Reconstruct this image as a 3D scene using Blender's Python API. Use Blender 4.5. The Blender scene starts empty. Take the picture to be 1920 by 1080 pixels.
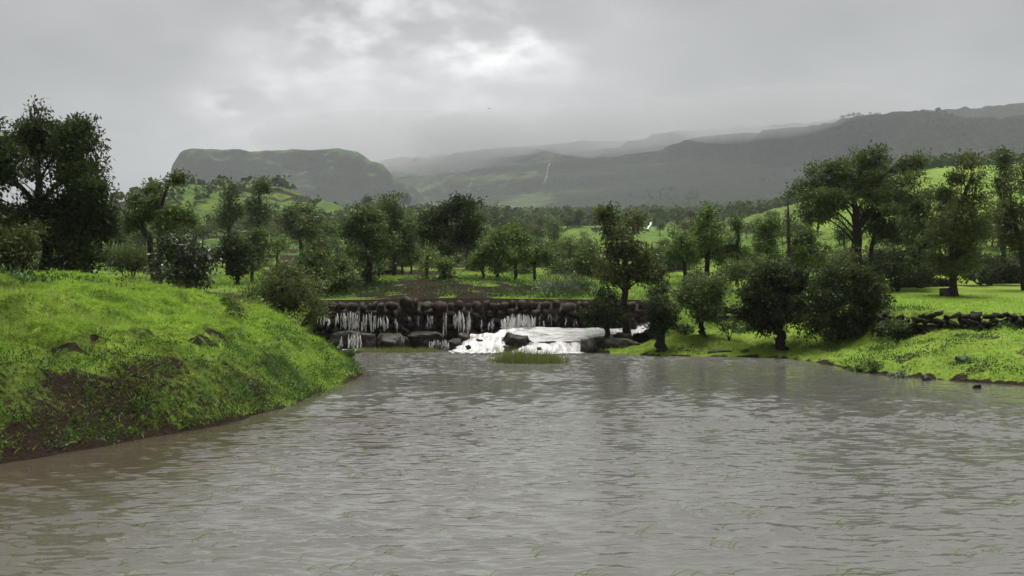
import bpy, math, random
import numpy as np

# ------------------------------------------------------------------ camera, sky, sun, exposure
scene = bpy.context.scene
C = scene.collection
R = math.radians
KF, CAMZ = 1866.667, 3.13            # focal length in photo pixels (1920 wide), eye height over the water

cam_d = bpy.data.cameras.new('camera'); cam = bpy.data.objects.new('camera', cam_d); C.objects.link(cam)
cam_d.sensor_width = 36; cam_d.lens = 35; cam_d.clip_start = 0.1; cam_d.clip_end = 20000
cam.location = (0, 0, CAMZ); cam.rotation_euler = (R(90), 0, 0)
scene.camera = cam

SUN_EL, SUN_AZ = R(76), R(40)
world = bpy.data.worlds.new('World'); scene.world = world; world.use_nodes = True
def build_world():
    nt = world.node_tree; nt.nodes.clear()
    N = lambda t, **k: _n(nt, t, **k)
    L = nt.links.new
    out = N('ShaderNodeOutputWorld'); bg = N('ShaderNodeBackground'); bg.inputs['Strength'].default_value = 0.06
    L(bg.outputs[0], out.inputs['Surface'])
    sky = N('ShaderNodeTexSky'); sky.sky_type = 'NISHITA'; sky.sun_disc = False
    sky.sun_elevation = SUN_EL; sky.sun_rotation = SUN_AZ
    tc = N('ShaderNodeTexCoord'); sep = N('ShaderNodeSeparateXYZ'); L(tc.outputs['Generated'], sep.inputs[0])
    def M(op, a, b=None, c=None):
        m = N('ShaderNodeMath'); m.operation = op
        for i, v in enumerate((a, b, c)):
            if v is None: continue
            if isinstance(v, (int, float)): m.inputs[i].default_value = v
            else: L(v, m.inputs[i])
        return m.outputs[0]
    zc = M('ADD', M('MAXIMUM', sep.outputs[2], 0.0), 0.34)
    cmb = N('ShaderNodeCombineXYZ'); L(M('DIVIDE', sep.outputs[0], zc), cmb.inputs[0]); L(M('DIVIDE', sep.outputs[1], zc), cmb.inputs[1])
    def noise(scale, det, off, rough=0.55, dist=0.0):
        mp = N('ShaderNodeMapping'); mp.inputs['Location'].default_value = off; L(cmb.outputs[0], mp.inputs[0])
        n = N('ShaderNodeTexNoise'); n.inputs['Scale'].default_value = scale; n.inputs['Detail'].default_value = det
        n.inputs['Roughness'].default_value = rough; n.inputs['Distortion'].default_value = dist
        L(mp.outputs[0], n.inputs['Vector']); return n.outputs[0]
    big = noise(0.9, 3, (3.1, 1.7, 0)); fine = noise(3.6, 6, (7.3, 0.4, 0), 0.5)
    v = M('ADD', 1.97, M('MULTIPLY', M('SUBTRACT', big, 0.5), 3.0))
    v = M('ADD', v, M('MULTIPLY', M('SUBTRACT', fine, 0.5), 1.3))
    # thinner cloud where the light breaks through
    def gap(x, z, wx, wz, amp):
        ax = M('DIVIDE', M('SUBTRACT', M('DIVIDE', sep.outputs[0], M('MAXIMUM', sep.outputs[1], 0.05)), x), wx)
        az = M('DIVIDE', M('SUBTRACT', M('DIVIDE', sep.outputs[2], M('MAXIMUM', sep.outputs[1], 0.05)), z), wz)
        e = M('POWER', 2.718, M('MULTIPLY', M('ADD', M('MULTIPLY', ax, ax), M('MULTIPLY', az, az)), -1.0))
        e = M('MULTIPLY', e, M('GREATER_THAN', sep.outputs[1], 0.05))
        return M('MULTIPLY', e, amp)
    n3 = noise(6.5, 7, (1.3, 5.1, 0), 0.55)
    def ramp(x, a, b):
        r = N('ShaderNodeMapRange'); r.interpolation_type = 'SMOOTHSTEP'; L(x, r.inputs[0]); r.inputs[1].default_value = a; r.inputs[2].default_value = b; return r.outputs[0]
    g = M('MULTIPLY', gap(-0.13, 0.15, 0.26, 0.12, 2.4), M('ADD', 0.55, M('MULTIPLY', n3, 0.8)))
    br = M('ADD', gap(-0.012, 0.25, 0.075, 0.045, 0.8), gap(-0.16, 0.262, 0.09, 0.05, 0.75)); br = M('ADD', br, gap(-0.27, 0.185, 0.05, 0.02, 0.6))
    g = M('ADD', g, M('MULTIPLY', br, M('MULTIPLY', ramp(n3, 0.42, 0.72), 4.6)))
    v = M('ADD', v, g)
    col = N('ShaderNodeCombineXYZ')
    L(M('MULTIPLY', v, 1.0), col.inputs[0]); L(M('MULTIPLY', v, 1.0), col.inputs[1]); L(M('MULTIPLY', v, 1.0), col.inputs[2])
    mix = N('ShaderNodeMix'); mix.data_type = 'RGBA'; mix.inputs['Factor'].default_value = 0.97
    L(sky.outputs[0], mix.inputs[6]); L(col.outputs[0], mix.inputs[7]); L(mix.outputs[2], bg.inputs['Color'])
def _n(nt, t, **k):
    n = nt.nodes.new(t)
    for a, b in k.items(): setattr(n, a, b)
    return n
build_world()

sun_d = bpy.data.lights.new('sun', 'SUN'); sun = bpy.data.objects.new('sun', sun_d); C.objects.link(sun)
sun_d.energy = 1.5; sun_d.angle = R(40); sun_d.color = (1.0, 0.97, 0.92)
sun.rotation_euler = (R(90) - SUN_EL, 0, R(180) - SUN_AZ); sun.location = (0, 0, 60)
scene.view_settings.view_transform = 'Standard'; scene.view_settings.look = 'None'
scene.view_settings.exposure = 1.8; scene.view_settings.gamma = 1.0
cy = scene.cycles
cy.max_bounces = 5; cy.diffuse_bounces = 3; cy.glossy_bounces = 2; cy.transmission_bounces = 3; cy.transparent_max_bounces = 8
cy.volume_bounces = 0; cy.use_adaptive_sampling = True; cy.adaptive_threshold = 0.02; cy.use_denoising = True; cy.sample_clamp_indirect = 4.0; cy.caustics_reflective = False; cy.caustics_refractive = False

# ------------------------------------------------------------------ numpy noise
def _hash(ix, iy, seed):
    n = (ix.astype(np.int64) * 374761393 + iy.astype(np.int64) * 668265263 + seed * 974634777) & 0xffffffff
    n = ((n ^ (n >> 13)) * 1274126177) & 0xffffffff
    n = n ^ (n >> 16)
    return (n & 0xffff) / 65535.0
def vnoise(x, y, seed=0):
    x = np.asarray(x, float); y = np.asarray(y, float)
    ix = np.floor(x); iy = np.floor(y); fx = x - ix; fy = y - iy
    fx = fx * fx * (3 - 2 * fx); fy = fy * fy * (3 - 2 * fy)
    a = _hash(ix, iy, seed); b = _hash(ix + 1, iy, seed); c = _hash(ix, iy + 1, seed); d = _hash(ix + 1, iy + 1, seed)
    return (a + (b - a) * fx) * (1 - fy) + (c + (d - c) * fx) * fy
def fbm(x, y, seed=0, oct=4, gain=0.5):
    s = 0; a = 1.0; t = 0
    x = np.asarray(x, float); y = np.asarray(y, float)
    for o in range(oct):
        s = s + a * vnoise(x, y, seed + o * 17); t += a; a *= gain
        x, y = x * 2.03 + 13.7, y * 2.03 - 7.1
    return s / t
def sst(x, a, b):
    t = np.clip((np.asarray(x, float) - a) / (b - a), 0, 1); return t * t * (3 - 2 * t)
ip = lambda v, xs, ys: np.interp(v, xs, ys)

# ------------------------------------------------------------------ the shape of the land
SHORE = np.array([(-16, -8), (-13, 6), (-11, 12), (-9.1, 17.7), (-8.06, 19.8), (-6.75, 22.5), (-5.84, 26.6), (-5.6, 30.8), (-5.38, 35.9),
    (-6.4, 38.5), (-8.5, 42), (-10, 46), (-10.6, 50), (-10.6, 54), (8.2, 54), (7, 51), (4.6, 49.4), (3.9, 48.3), (6.9, 46), (12.05, 45),
    (12.95, 41.7), (12.9, 37.7), (13.65, 35.4), (15, 33.4), (16.5, 32.1), (20, 28), (24, 20), (27, 8), (28, -8)], float)
def shore_d(x, y):
    """signed distance to the shoreline, positive on land"""
    P = SHORE; Q = np.roll(SHORE, -1, axis=0)
    best = np.full(x.shape, 1e9); inside = np.zeros(x.shape, bool)
    for (ax, ay), (bx, by) in zip(P, Q):
        dx, dy = bx - ax, by - ay
        t = np.clip(((x - ax) * dx + (y - ay) * dy) / (dx * dx + dy * dy), 0, 1)
        best = np.minimum(best, np.hypot(x - ax - t * dx, y - ay - t * dy))
        cr = ((ay > y) != (by > y)) & (x < (bx - ax) * (y - ay) / (by - ay + 1e-12) + ax)
        inside ^= cr
    return np.where(inside, -best, best)
YW = lambda x: ip(x, [13, 15.7, 18, 21.6, 30], [44.5, 42.6, 42.0, 42.1, 41.0])      # foot of the terrace wall
def terrain(x, y):
    x = np.asarray(x, float); y = np.asarray(y, float)
    near = (np.abs(x) < 70) & (y < 75)
    d = np.full(x.shape, 50.0)
    if near.any(): d[near] = shore_d(x[near], y[near])
    d = d + np.where(d > -3, 0.45 * (fbm(x * 0.55, y * 0.55, 5, 3) - 0.5) + .34 * (fbm(x * 2.2, y * 2.2, 7, 3) - .5), 0)
    # left bank: an eroded foot, a grassy shoulder, then nearly level
    fl = ip(d, [-6, -0.2, 0, .22, .8, 1.6, 2.4, 3.5, 5, 8, 12, 20, 60], [-1.2, -.12, 0, .14, .70, 1.42, 1.80, 2.25, 2.78, 3.22, 3.45, 3.75, 6.0])
    lump = (fbm(x * .7, y * .7, 21, 4) - .5) * .85 + (fbm(x * 2.3, y * 2.3, 23, 3) - .5) * .34
    fl = fl + lump * sst(d, .2, 1.6)
    gul = (fbm(y * 1.9 + x * .6, d * .7, 27, 3) - .5) * .34 * sst(d, .15, .6) * (1 - sst(d, 2.2, 3.4)); fl = fl + gul
    for (yc, r, d0, a) in ((23.6, 1.3, 5.2, .17), (26.2, 1.6, 4.0, .16), (30.5, .8, 2.9, .24), (22.0, 3.0, 2.5, .26), (27.0, 2.0, 2.2, .26)):
        dd = d + (vnoise(x * 1.3, y * 1.3, 29) - .5) * .8
        fl = fl - a * np.exp(-((y - yc) / r) ** 2) * sst(dd, d0 - 1.5, d0 - .2) * (1 - sst(dd, d0 - .12, d0 + .12))
    # right bank: low meadow of hummocks
    fr = ip(d, [-6, -.2, 0, .25, 1.5, 3, 5, 7, 12, 40], [-1.2, -.12, 0, .14, .42, .8, 1.2, 1.4, 1.55, 2.6])
    fr = fr + ((fbm(x * .7, y * .7, 31, 4) - .5) * .7 + (fbm(x * 2.1, y * 2.1, 33, 3) - .5) * .2) * sst(d, .1, 1.5)
    front = fl + (fr - fl) * sst(x, -2, 3)
    # the slope behind the dam
    pc = ip(y, [40, 54, 60, 75, 110, 180, 280, 400, 700, 1000, 9000], [2.3, 2.5, 3.0, 3.9, 5.6, 10, 18, 29, 52, 78, 80])
    pr = ip(y, [42, 53, 80, 110, 180, 280, 350, 450, 700, 1000, 9000], [2.0, 2.7, 4.6, 8, 19, 37, 47, 52, 62, 80, 80])
    q = x / np.maximum(y, 1)
    back = pc + (pr - pc) * sst(q, .17, .46)
    back = back + 17 * np.exp(-((x + 113) / 48) ** 2 - ((y - 400) / 60) ** 2)
    back = back + .75 * np.exp(-((x + 3.6) / 5.2) ** 2 - ((y - 60) / 4.2) ** 2)
    amp = ip(y, [50, 80, 200, 500], [.12, .5, 2.2, 6])
    wl = ip(y, [50, 100, 300, 700], [6, 14, 40, 90])
    back = back + amp * (fbm(x / 22, y / 22, 41, 4) - .5) * 1.6
    # terraced fields
    st = ip(y, [60, 150, 400], [.55, 1.4, 3.0]); stp = 1.3
    f = back / stp; fr_ = f - np.floor(f)
    ter = stp * (np.floor(f) + sst(fr_, .72, 1.0))
    back = back + (ter - back) * .75 * sst(y, 62, 90) * (1 - sst(y, 320, 600))
    # the walled terrace on the right
    w_t = sst(x, 15.5, 16.3)
    y0 = np.where(x < -10.6, ip(x, [-25, -10.6], [40, 53.2]), np.where(x < 7, 53.2, ip(x, [7, 9, 13.5], [53.2, 50, 50])))
    y1 = np.where(x < -10.6, ip(x, [-25, -10.6], [66, 54.0]), np.where(x < 7, 53.8, ip(x, [7, 9, 13.5], [53.8, 57, 60])))
    wb = sst(y, 0, 1) * 0 + np.clip((y - y0) / (y1 - y0), 0, 1); wb = wb * wb * (3 - 2 * wb)
    wt = sst(y - YW(x), .5, .75)
    wb = wb + (wt - wb) * w_t
    z = front + (back - front) * wb
    # mountains
    far = y > 600
    if far.any(): z[far] = z[far] + mountains(x[far], y[far], z[far])
    # the spot the photographer stands on
    z = np.where(y < 7, np.maximum(z, 1.45 - (y - 2) * .45 - np.abs(x) * .02), z)
    return z
def mountains(x, y, base):
    nz = fbm(x / 130, y / 130, 61, 5) + .30 * (fbm(x / 38, y / 60, 65, 4) - .5); n2 = fbm(x / 420, y / 420, 63, 4)
    # right escarpment
    ye = ip(x, [-100, 86, 300, 434, 535, 643, 900, 1500, 2600], [2150, 2000, 1700, 1500, 1350, 1250, 1100, 900, 800])
    zt = ip(x, [-100, 86, 300, 434, 535, 643, 900, 1500], [190, 246, 262, 253, 246, 224, 222, 230])
    s = (y - ye + (nz - .5) * 150) / 420.0
    prof = ip(s, [-1, -.65, -.35, -.14, -.03, 0.03, .3, 1, 4], [0, .10, .36, .63, .90, .975, 1.0, 1.0, .9])
    Rg = (zt - base) * prof * sst(x, -260, 60) + prof * (n2 - .5) * 16
    # far middle slope
    ye2 = y + .63 * (x + 150); m = ip(ye2, [1300, 1500, 1900, 2300, 2800, 3300, 4200], [0, 30, 120, 215, 292, 300, 280]) * sst(x + (n2 - .5) * 200, -720, -420)
    m = m * (1 - .0 * x) + (nz - .5) * 34 * sst(y, 1300, 2000) * sst(x, -720, -420)
    m = m + (9 * np.sin(m / 17.0) + 6 * np.sin(m / 7.1 + nz * 9)) * sst(y, 1300, 1800)
    # flat-topped mountain on the left
    s2 = (y - (1690 + (nz - .5) * 110)) / 330.0
    pf = ip(s2, [-1.1, -.7, -.4, -.16, -.08, 0.02, .1, 2.2, 2.8], [0, .12, .34, .60, .76, .96, 1, 1, 0])
    el = np.clip((x + 590 + (fbm(x * 0 + 3.3, y / 60, 71, 4) - .5) * 60) / 34.0, 0, 1)
    er = 1 - ip(x + (nz - .5) * 60, [-300, -270, -262, -225, -215, -170, -160, -90, 20], [0, .03, .10, .16, .30, .40, .50, .75, 1])
    foot = sst(x, -900, -590) * .42
    top = ip(x, [-600, -520, -440, -380, -300, -250], [162, 165, 164, 168, 165, 160])
    Ms = top * pf * np.maximum(el, foot * (s2 < 5)) * er
    return np.maximum(np.maximum(Rg, m), Ms) * sst(y, 600, 900)

def H1(x, y): return float(terrain(np.array([x], float), np.array([y], float))[0])
def at(px, py, Y): return ((px - 960) / KF * Y, Y, CAMZ + (540 - py) / KF * Y)
def hit(px, py, y0=50.0, y1=3400.0):
    """first ground point seen along a pixel of the photograph"""
    Y = np.geomspace(y0, y1, 2500); X = (px - 960) / KF * Y; Z = CAMZ + (540 - py) / KF * Y
    t = terrain(X, Y); k = np.argmax(t > Z)
    return (X[k], Y[k], t[k])

# ------------------------------------------------------------------ mesh helpers
def mesh(name, V, F, attrs=None, smooth=False):
    V = np.ascontiguousarray(V, np.float32); F = np.ascontiguousarray(F, np.int32); k = F.shape[1]
    me = bpy.data.meshes.new(name)
    me.vertices.add(len(V)); me.vertices.foreach_set('co', V.ravel())
    me.loops.add(F.size); me.loops.foreach_set('vertex_index', F.ravel())
    me.polygons.add(len(F)); me.polygons.foreach_set('loop_start', np.arange(0, F.size, k, dtype=np.int32))
    if smooth: me.polygons.foreach_set('use_smooth', np.ones(len(F), bool))
    me.update(calc_edges=True)
    for an, (dom, val) in (attrs or {}).items():
        a = me.attributes.new(an, 'FLOAT', dom); a.data.foreach_set('value', np.ascontiguousarray(val, np.float32))
    return me
def obj(name, me, mat, parent=None, loc=None, label=None, cat=None, group=None, kind=None):
    o = bpy.data.objects.new(name, me); C.objects.link(o)
    if mat is not None and me is not None and not me.materials: me.materials.append(mat)
    if parent is not None: o.parent = parent
    if loc is not None: o.location = loc
    for k, v in (('label', label), ('category', cat), ('group', group), ('kind', kind)):
        if v: o[k] = v
    return o
def thing(name, label, cat, loc, group=None): return obj(name, None, None, None, loc, label, cat, group)
def grid_faces(nx, ny):
    i = np.arange(ny - 1)[:, None] * nx + np.arange(nx - 1)[None, :]; i = i.ravel()
    return np.stack([i, i + 1, i + nx + 1, i + nx], 1)
def tube(pts, rad, n=7):
    pts = np.asarray(pts, float); rad = np.asarray(rad, float); m = len(pts)
    T = np.gradient(pts, axis=0); T /= np.linalg.norm(T, axis=1)[:, None] + 1e-9
    up = np.array([0.13, 0.97, 0.2]); A = np.cross(T, up); A /= np.linalg.norm(A, axis=1)[:, None] + 1e-9; B = np.cross(T, A)
    th = np.arange(n) / n * 2 * np.pi
    V = pts[:, None, :] + rad[:, None, None] * (A[:, None, :] * np.cos(th)[None, :, None] + B[:, None, :] * np.sin(th)[None, :, None])
    V = V.reshape(-1, 3); F = []
    for i in range(m - 1):
        a = i * n + np.arange(n); b = i * n + (np.arange(n) + 1) % n
        F.append(np.stack([a, b, b + n, a + n], 1))
    return V, np.concatenate(F)
def join(parts):
    Vs, Fs, o = [], [], 0
    for V, F in parts: Vs.append(V); Fs.append(F + o); o += len(V)
    return np.concatenate(Vs), np.concatenate(Fs)
def cube_sphere(k):
    V = []; F = []
    for ax in range(3):
        for s in (-1, 1):
            u = np.linspace(-1, 1, k + 1); a, b = np.meshgrid(u, u)
            P = np.zeros((k + 1, k + 1, 3)); P[..., ax] = s; P[..., (ax + 1) % 3] = a; P[..., (ax + 2) % 3] = b
            f = grid_faces(k + 1, k + 1)
            if s < 0: f = f[:, ::-1]
            F.append(f + len(V) * (k + 1) ** 2); V.append(P.reshape(-1, 3))
    V = np.concatenate(V); F = np.concatenate(F)
    key = np.round(V * 1000).astype(int); _, first, inv = np.unique(key, axis=0, return_index=True, return_inverse=True)
    return V[first], inv.reshape(-1)[F]
def noise3(P, s, seed, oct=3):
    return (fbm(P[:, 0] * s + P[:, 2] * s * .7, P[:, 1] * s - P[:, 2] * s * .6, seed, oct) + fbm(P[:, 2] * s + 5, P[:, 0] * s * .8 + P[:, 1] * s * .3, seed + 3, oct)) / 2 - .5
def rock_mesh(name, size, k, seed, box=.5, rough=.25):
    V, F = cube_sphere(k); rng = np.random.default_rng(seed)
    Sp = V / np.linalg.norm(V, axis=1)[:, None]
    P = Sp * (1 - box) + V * box * .82
    for _ in range(9):                                    # broken flat faces
        n = rng.normal(size=3); n /= np.linalg.norm(n); c = rng.uniform(.58, .88)
        d = P @ n; P = P - np.maximum(d - c, 0)[:, None] * n * .8
    P = P * (1 + rough * noise3(P, 1.6, seed) * 2)[:, None]
    P = P + rng.normal(size=P.shape) * .02
    return mesh(name, P * np.asarray(size) / 2, F, smooth=(k > 2 or seed % 2 == 0))

# ------------------------------------------------------------------ materials
def mat(name):
    m = bpy.data.materials.new(name); m.use_nodes = True; nt = m.node_tree; nt.nodes.clear(); return m, nt
class NT:
    def __init__(s, name):
        s.m, s.nt = mat(name); s.out = s.N('ShaderNodeOutputMaterial')
    def N(s, t): return s.nt.nodes.new(t)
    def L(s, a, b): s.nt.links.new(a, b)
    def set(s, sock, v):
        if v is None: return
        if hasattr(v, 'is_output') or isinstance(v, bpy.types.NodeSocket): s.L(v, sock)
        else: sock.default_value = v
    def math(s, op, a, b=None, clamp=False):
        n = s.N('ShaderNodeMath'); n.operation = op; n.use_clamp = clamp; s.set(n.inputs[0], a); s.set(n.inputs[1], b); return n.outputs[0]
    def mix(s, f, a, b):
        n = s.N('ShaderNodeMix'); n.data_type = 'RGBA'; s.set(n.inputs[0], f)
        s.set(n.inputs[6], a if not isinstance(a, tuple) else (*a, 1)); s.set(n.inputs[7], b if not isinstance(b, tuple) else (*b, 1)); return n.outputs[2]
    def attr(s, name): n = s.N('ShaderNodeAttribute'); n.attribute_name = name; return n.outputs['Fac']
    def pos(s): return s.N('ShaderNodeNewGeometry').outputs['Position']
    def objc(s): return s.N('ShaderNodeTexCoord').outputs['Object']
    def map(s, v, sc=(1, 1, 1), rot=(0, 0, 0)):
        n = s.N('ShaderNodeMapping'); n.inputs['Scale'].default_value = sc; n.inputs['Rotation'].default_value = rot; s.L(v, n.inputs[0]); return n.outputs[0]
    def noise(s, v, scale, det=4, rough=.55, dist=0):
        n = s.N('ShaderNodeTexNoise'); s.L(v, n.inputs['Vector']); n.inputs['Scale'].default_value = scale; n.inputs['Detail'].default_value = det
        n.inputs['Roughness'].default_value = rough; n.inputs['Distortion'].default_value = dist; return n.outputs[0]
    def ramp(s, v, a, b):
        n = s.N('ShaderNodeMapRange'); n.interpolation_type = 'SMOOTHSTEP'; s.L(v, n.inputs[0]); n.inputs[1].default_value = a; n.inputs[2].default_value = b; return n.outputs[0]
    def bump(s, hgt, strength, dist):
        n = s.N('ShaderNodeBump'); n.inputs['Strength'].default_value = strength; n.inputs['Distance'].default_value = dist; s.L(hgt, n.inputs['Height']); return n.outputs[0]
    def principled(s, col, rough=.8, spec=.3, normal=None, ior=None):
        n = s.N('ShaderNodeBsdfPrincipled'); s.set(n.inputs['Base Color'], col if not isinstance(col, tuple) else (*col, 1))
        s.set(n.inputs['Roughness'], rough); s.set(n.inputs['Specular IOR Level'], spec)
        if ior: n.inputs['IOR'].default_value = ior
        if normal is not None: s.L(normal, n.inputs['Normal'])
        return n.outputs[0]
    def done(s, sh): s.L(sh, s.out.inputs['Surface']); return s.m

def leaf_mat(name, a, b, trans=.25, rough=.45, spec=.35):
    t = NT(name); ti = t.attr('tint')
    oi = t.N('ShaderNodeObjectInfo').outputs['Random']
    f = t.math('ADD', ti, t.math('MULTIPLY', t.math('SUBTRACT', oi, .5), .25), True)
    c = t.mix(f, a, b)
    p = t.principled(c, rough, spec)
    tr = t.N('ShaderNodeBsdfTranslucent'); t.L(t.mix(.35, c, (.16, .22, .03)), tr.inputs[0])
    ms = t.N('ShaderNodeMixShader'); ms.inputs[0].default_value = trans; t.L(p, ms.inputs[1]); t.L(tr.outputs[0], ms.inputs[2])
    return t.done(ms.outputs[0])
def bark_mat(name, a, b):
    t = NT(name); v = t.objc(); n = t.noise(t.map(v, (9, 9, 2)), 2.2, 5)
    return t.done(t.principled(t.mix(t.ramp(n, .3, .7), a, b), .9, .15, t.bump(n, .8, .03)))
def ground_mat():
    t = NT('ground_cover'); p = t.pos(); soil = t.attr('soil'); lime = t.attr('lime')
    n1 = t.noise(p, .9, 5); n2 = t.noise(p, 6.5, 4); n3 = t.noise(p, .12, 3); n4 = t.noise(p, 28, 3, .6)
    g = t.math('ADD', lime, t.math('MULTIPLY', t.math('SUBTRACT', n1, .5), 1.1))
    g = t.math('ADD', g, t.math('MULTIPLY', t.math('SUBTRACT', n2, .5), .7), True)
    gc = t.mix(g, (.042, .088, .016), (.275, .405, .054))
    gc = t.mix(t.math('MULTIPLY', t.ramp(n3, .45, .7), .35), gc, (.24, .30, .05))
    gc = t.mix(t.math('MULTIPLY', t.ramp(n4, .5, .75), .28), gc, (.05, .09, .015))
    sc = t.mix(n2, (.008, .006, .004), (.052, .034, .021)); sc = t.mix(t.math('MULTIPLY', n1, .5), sc, (.030, .018, .011))
    f = t.math('ADD', soil, t.math('MULTIPLY', t.math('SUBTRACT', n2, .5), .7)); f = t.math('ADD', f, t.math('MULTIPLY', t.math('SUBTRACT', n1, .5), .6))
    f = t.ramp(f, .42, .6)
    hb = t.math('ADD', t.math('MULTIPLY', n2, .6), t.math('MULTIPLY', n4, .4))
    return t.done(t.principled(t.mix(f, gc, sc), .9, .12, t.bump(hb, 1.0, .22)))
def hill_mat():
    t = NT('hill_cover'); p = t.pos(); fo = t.attr('forest')
    n1 = t.noise(p, .018, 6, .6); n2 = t.noise(p, .09, 5, .65); n3 = t.noise(t.map(p, (1, 1, 5)), .012, 5)
    g = t.mix(t.ramp(n1, .35, .65), (.040, .068, .026), (.095, .140, .050))
    d = t.mix(n2, (.010, .016, .010), (.045, .052, .030))
    f = t.math('ADD', fo, t.math('MULTIPLY', t.math('SUBTRACT', n2, .5), 1.1)); f = t.math('ADD', f, t.math('MULTIPLY', t.math('SUBTRACT', n3, .5), .9))
    f = t.ramp(f, .30, .66)
    return t.done(t.principled(t.mix(f, g, d), .95, .05, t.bump(n2, 1, 9)))
def rock_mat(name, a, b, moss, wet=.55):
    t = NT(name); v = t.pos(); n = t.noise(v, 3.0, 6, .6); n2 = t.noise(v, 14, 4); oi = t.N('ShaderNodeObjectInfo').outputs['Random']
    c = t.mix(t.ramp(n, .3, .7), a, b); c = t.mix(t.math('MULTIPLY', oi, .6), c, tuple(.5 * (x + y) * .55 for x, y in zip(a, b)))
    nz = t.N('ShaderNodeSeparateXYZ'); t.L(t.N('ShaderNodeNewGeometry').outputs['Normal'], nz.inputs[0])
    m = t.math('MULTIPLY', t.ramp(nz.outputs[2], .35, .9), t.ramp(n, .45, .6))
    c = t.mix(t.math('MULTIPLY', m, moss), c, (.05, .085, .015))
    return t.done(t.principled(c, wet, .22, t.bump(t.math('ADD', n, t.math('MULTIPLY', n2, .4)), .9, .06)))
def water_mat():
    t = NT('river_water'); p = t.pos()
    fine = t.noise(t.map(p, (4.5, 10, 1), (0, 0, R(14))), 1.0, 3, .55)
    mud = t.mix(t.noise(p, .35, 3), (.114, .112, .096), (.144, .141, .124)); mud = t.mix(t.attr('silt_and_reflection'), mud, (.060, .044, .028))  # browner for the shallows and the painted-in bank reflection
    return t.done(t.principled(mud, .06, .5, t.bump(fine, 1.0, .003), 1.5))
def foam_mat(name, cover, sc=(3, 3, .5), thin=0.0, edge=False, white=.9):
    t = NT(name); v = t.pos(); n = t.noise(t.map(v, sc), 2.6, 5, .65, .6); n2 = t.noise(v, 9, 4, .6)
    f = t.math('ADD', n, t.math('MULTIPLY', t.math('SUBTRACT', n2, .5), .5 if thin else .16))
    fo = t.ramp(f, cover - .14, cover + .14)
    c = t.mix(fo, (.23, .19, .15), (white, white, white))
    sh = t.principled(c, .4, .4, t.bump(f, 1.0, .12))
    if thin or edge:
        tr = t.N('ShaderNodeBsdfTransparent'); ms = t.N('ShaderNodeMixShader')
        al = t.math('MULTIPLY', t.ramp(t.math('ADD', f, t.math('MULTIPLY', t.math('SUBTRACT', t.attr('edge'), 1.0), .35)), thin - .16, thin + .16), .9) if thin else t.ramp(t.math('ADD', t.attr('edge'), t.math('MULTIPLY', t.math('SUBTRACT', f, .5), 1.6)), .15, .45)
        t.L(al, ms.inputs[0]); t.L(tr.outputs[0], ms.inputs[1]); t.L(sh, ms.inputs[2]); sh = ms.outputs[0]
    return t.done(sh)

M = dict(ground=ground_mat(), hill=hill_mat(), water=water_mat(),
    stone=rock_mat('basalt_stone', (.009, .0065, .005), (.072, .051, .037), .5, .7), boulder=rock_mat('wet_boulder', (.006, .005, .004), (.046, .035, .027), .35, .5),
    wall=rock_mat('dark_wall_stone', (.004, .003, .0025), (.034, .025, .018), .7, .8),
    mossy=rock_mat('mossy_boulder', (.02, .018, .012), (.07, .06, .045), .95),
    bark=bark_mat('dark_bark', (.012, .009, .007), (.05, .04, .03)), barkgrey=bark_mat('grey_bark', (.03, .025, .02), (.10, .085, .065)),
    dark=leaf_mat('leaf_dark', (.008, .017, .005), (.040, .066, .016), .25, .55, .15), mid=leaf_mat('leaf_mid', (.030, .056, .016), (.155, .220, .055), .3, .5, .22),
    olive=leaf_mat('leaf_olive', (.032, .046, .012), (.140, .172, .045), .3, .5, .22), lime=leaf_mat('leaf_bright', (.036, .070, .016), (.185, .285, .055), .3, .5, .22),
    glossy=leaf_mat('leaf_glossy', (.02, .035, .014), (.085, .11, .05), .1, .3, .45), grey=leaf_mat('leaf_greygreen', (.05, .07, .045), (.16, .19, .14)),
    grass=leaf_mat('grass_blade', (.075, .150, .018), (.300, .465, .050), .35, .6, .2), drygrass=leaf_mat('grass_pale', (.10, .13, .03), (.28, .30, .10), .3, .6, .2),
    weed=leaf_mat('weed_leaf', (.016, .044, .007), (.065, .150, .016), .25, .5, .3), soilm=None,
    foam=foam_mat('white_water', .44, (1.7, .35, .5), 0, True, .78), rapid=foam_mat('rapid_water', .46, (.45, 2.6, 1), 0, True, .66), strand=foam_mat('falling_water', .40, (9, 2, 1.2), .38, False, .68),
    far=leaf_mat('leaf_far', (.030, .052, .020), (.105, .150, .050), .1, .9, .0),
    nearfall=foam_mat('hill_stream', .2, (.12, .12, .04), .30, False, .8),
    farfall=foam_mat('distant_water', .2, (.02, .02, .012), .46, False, .42))

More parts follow.
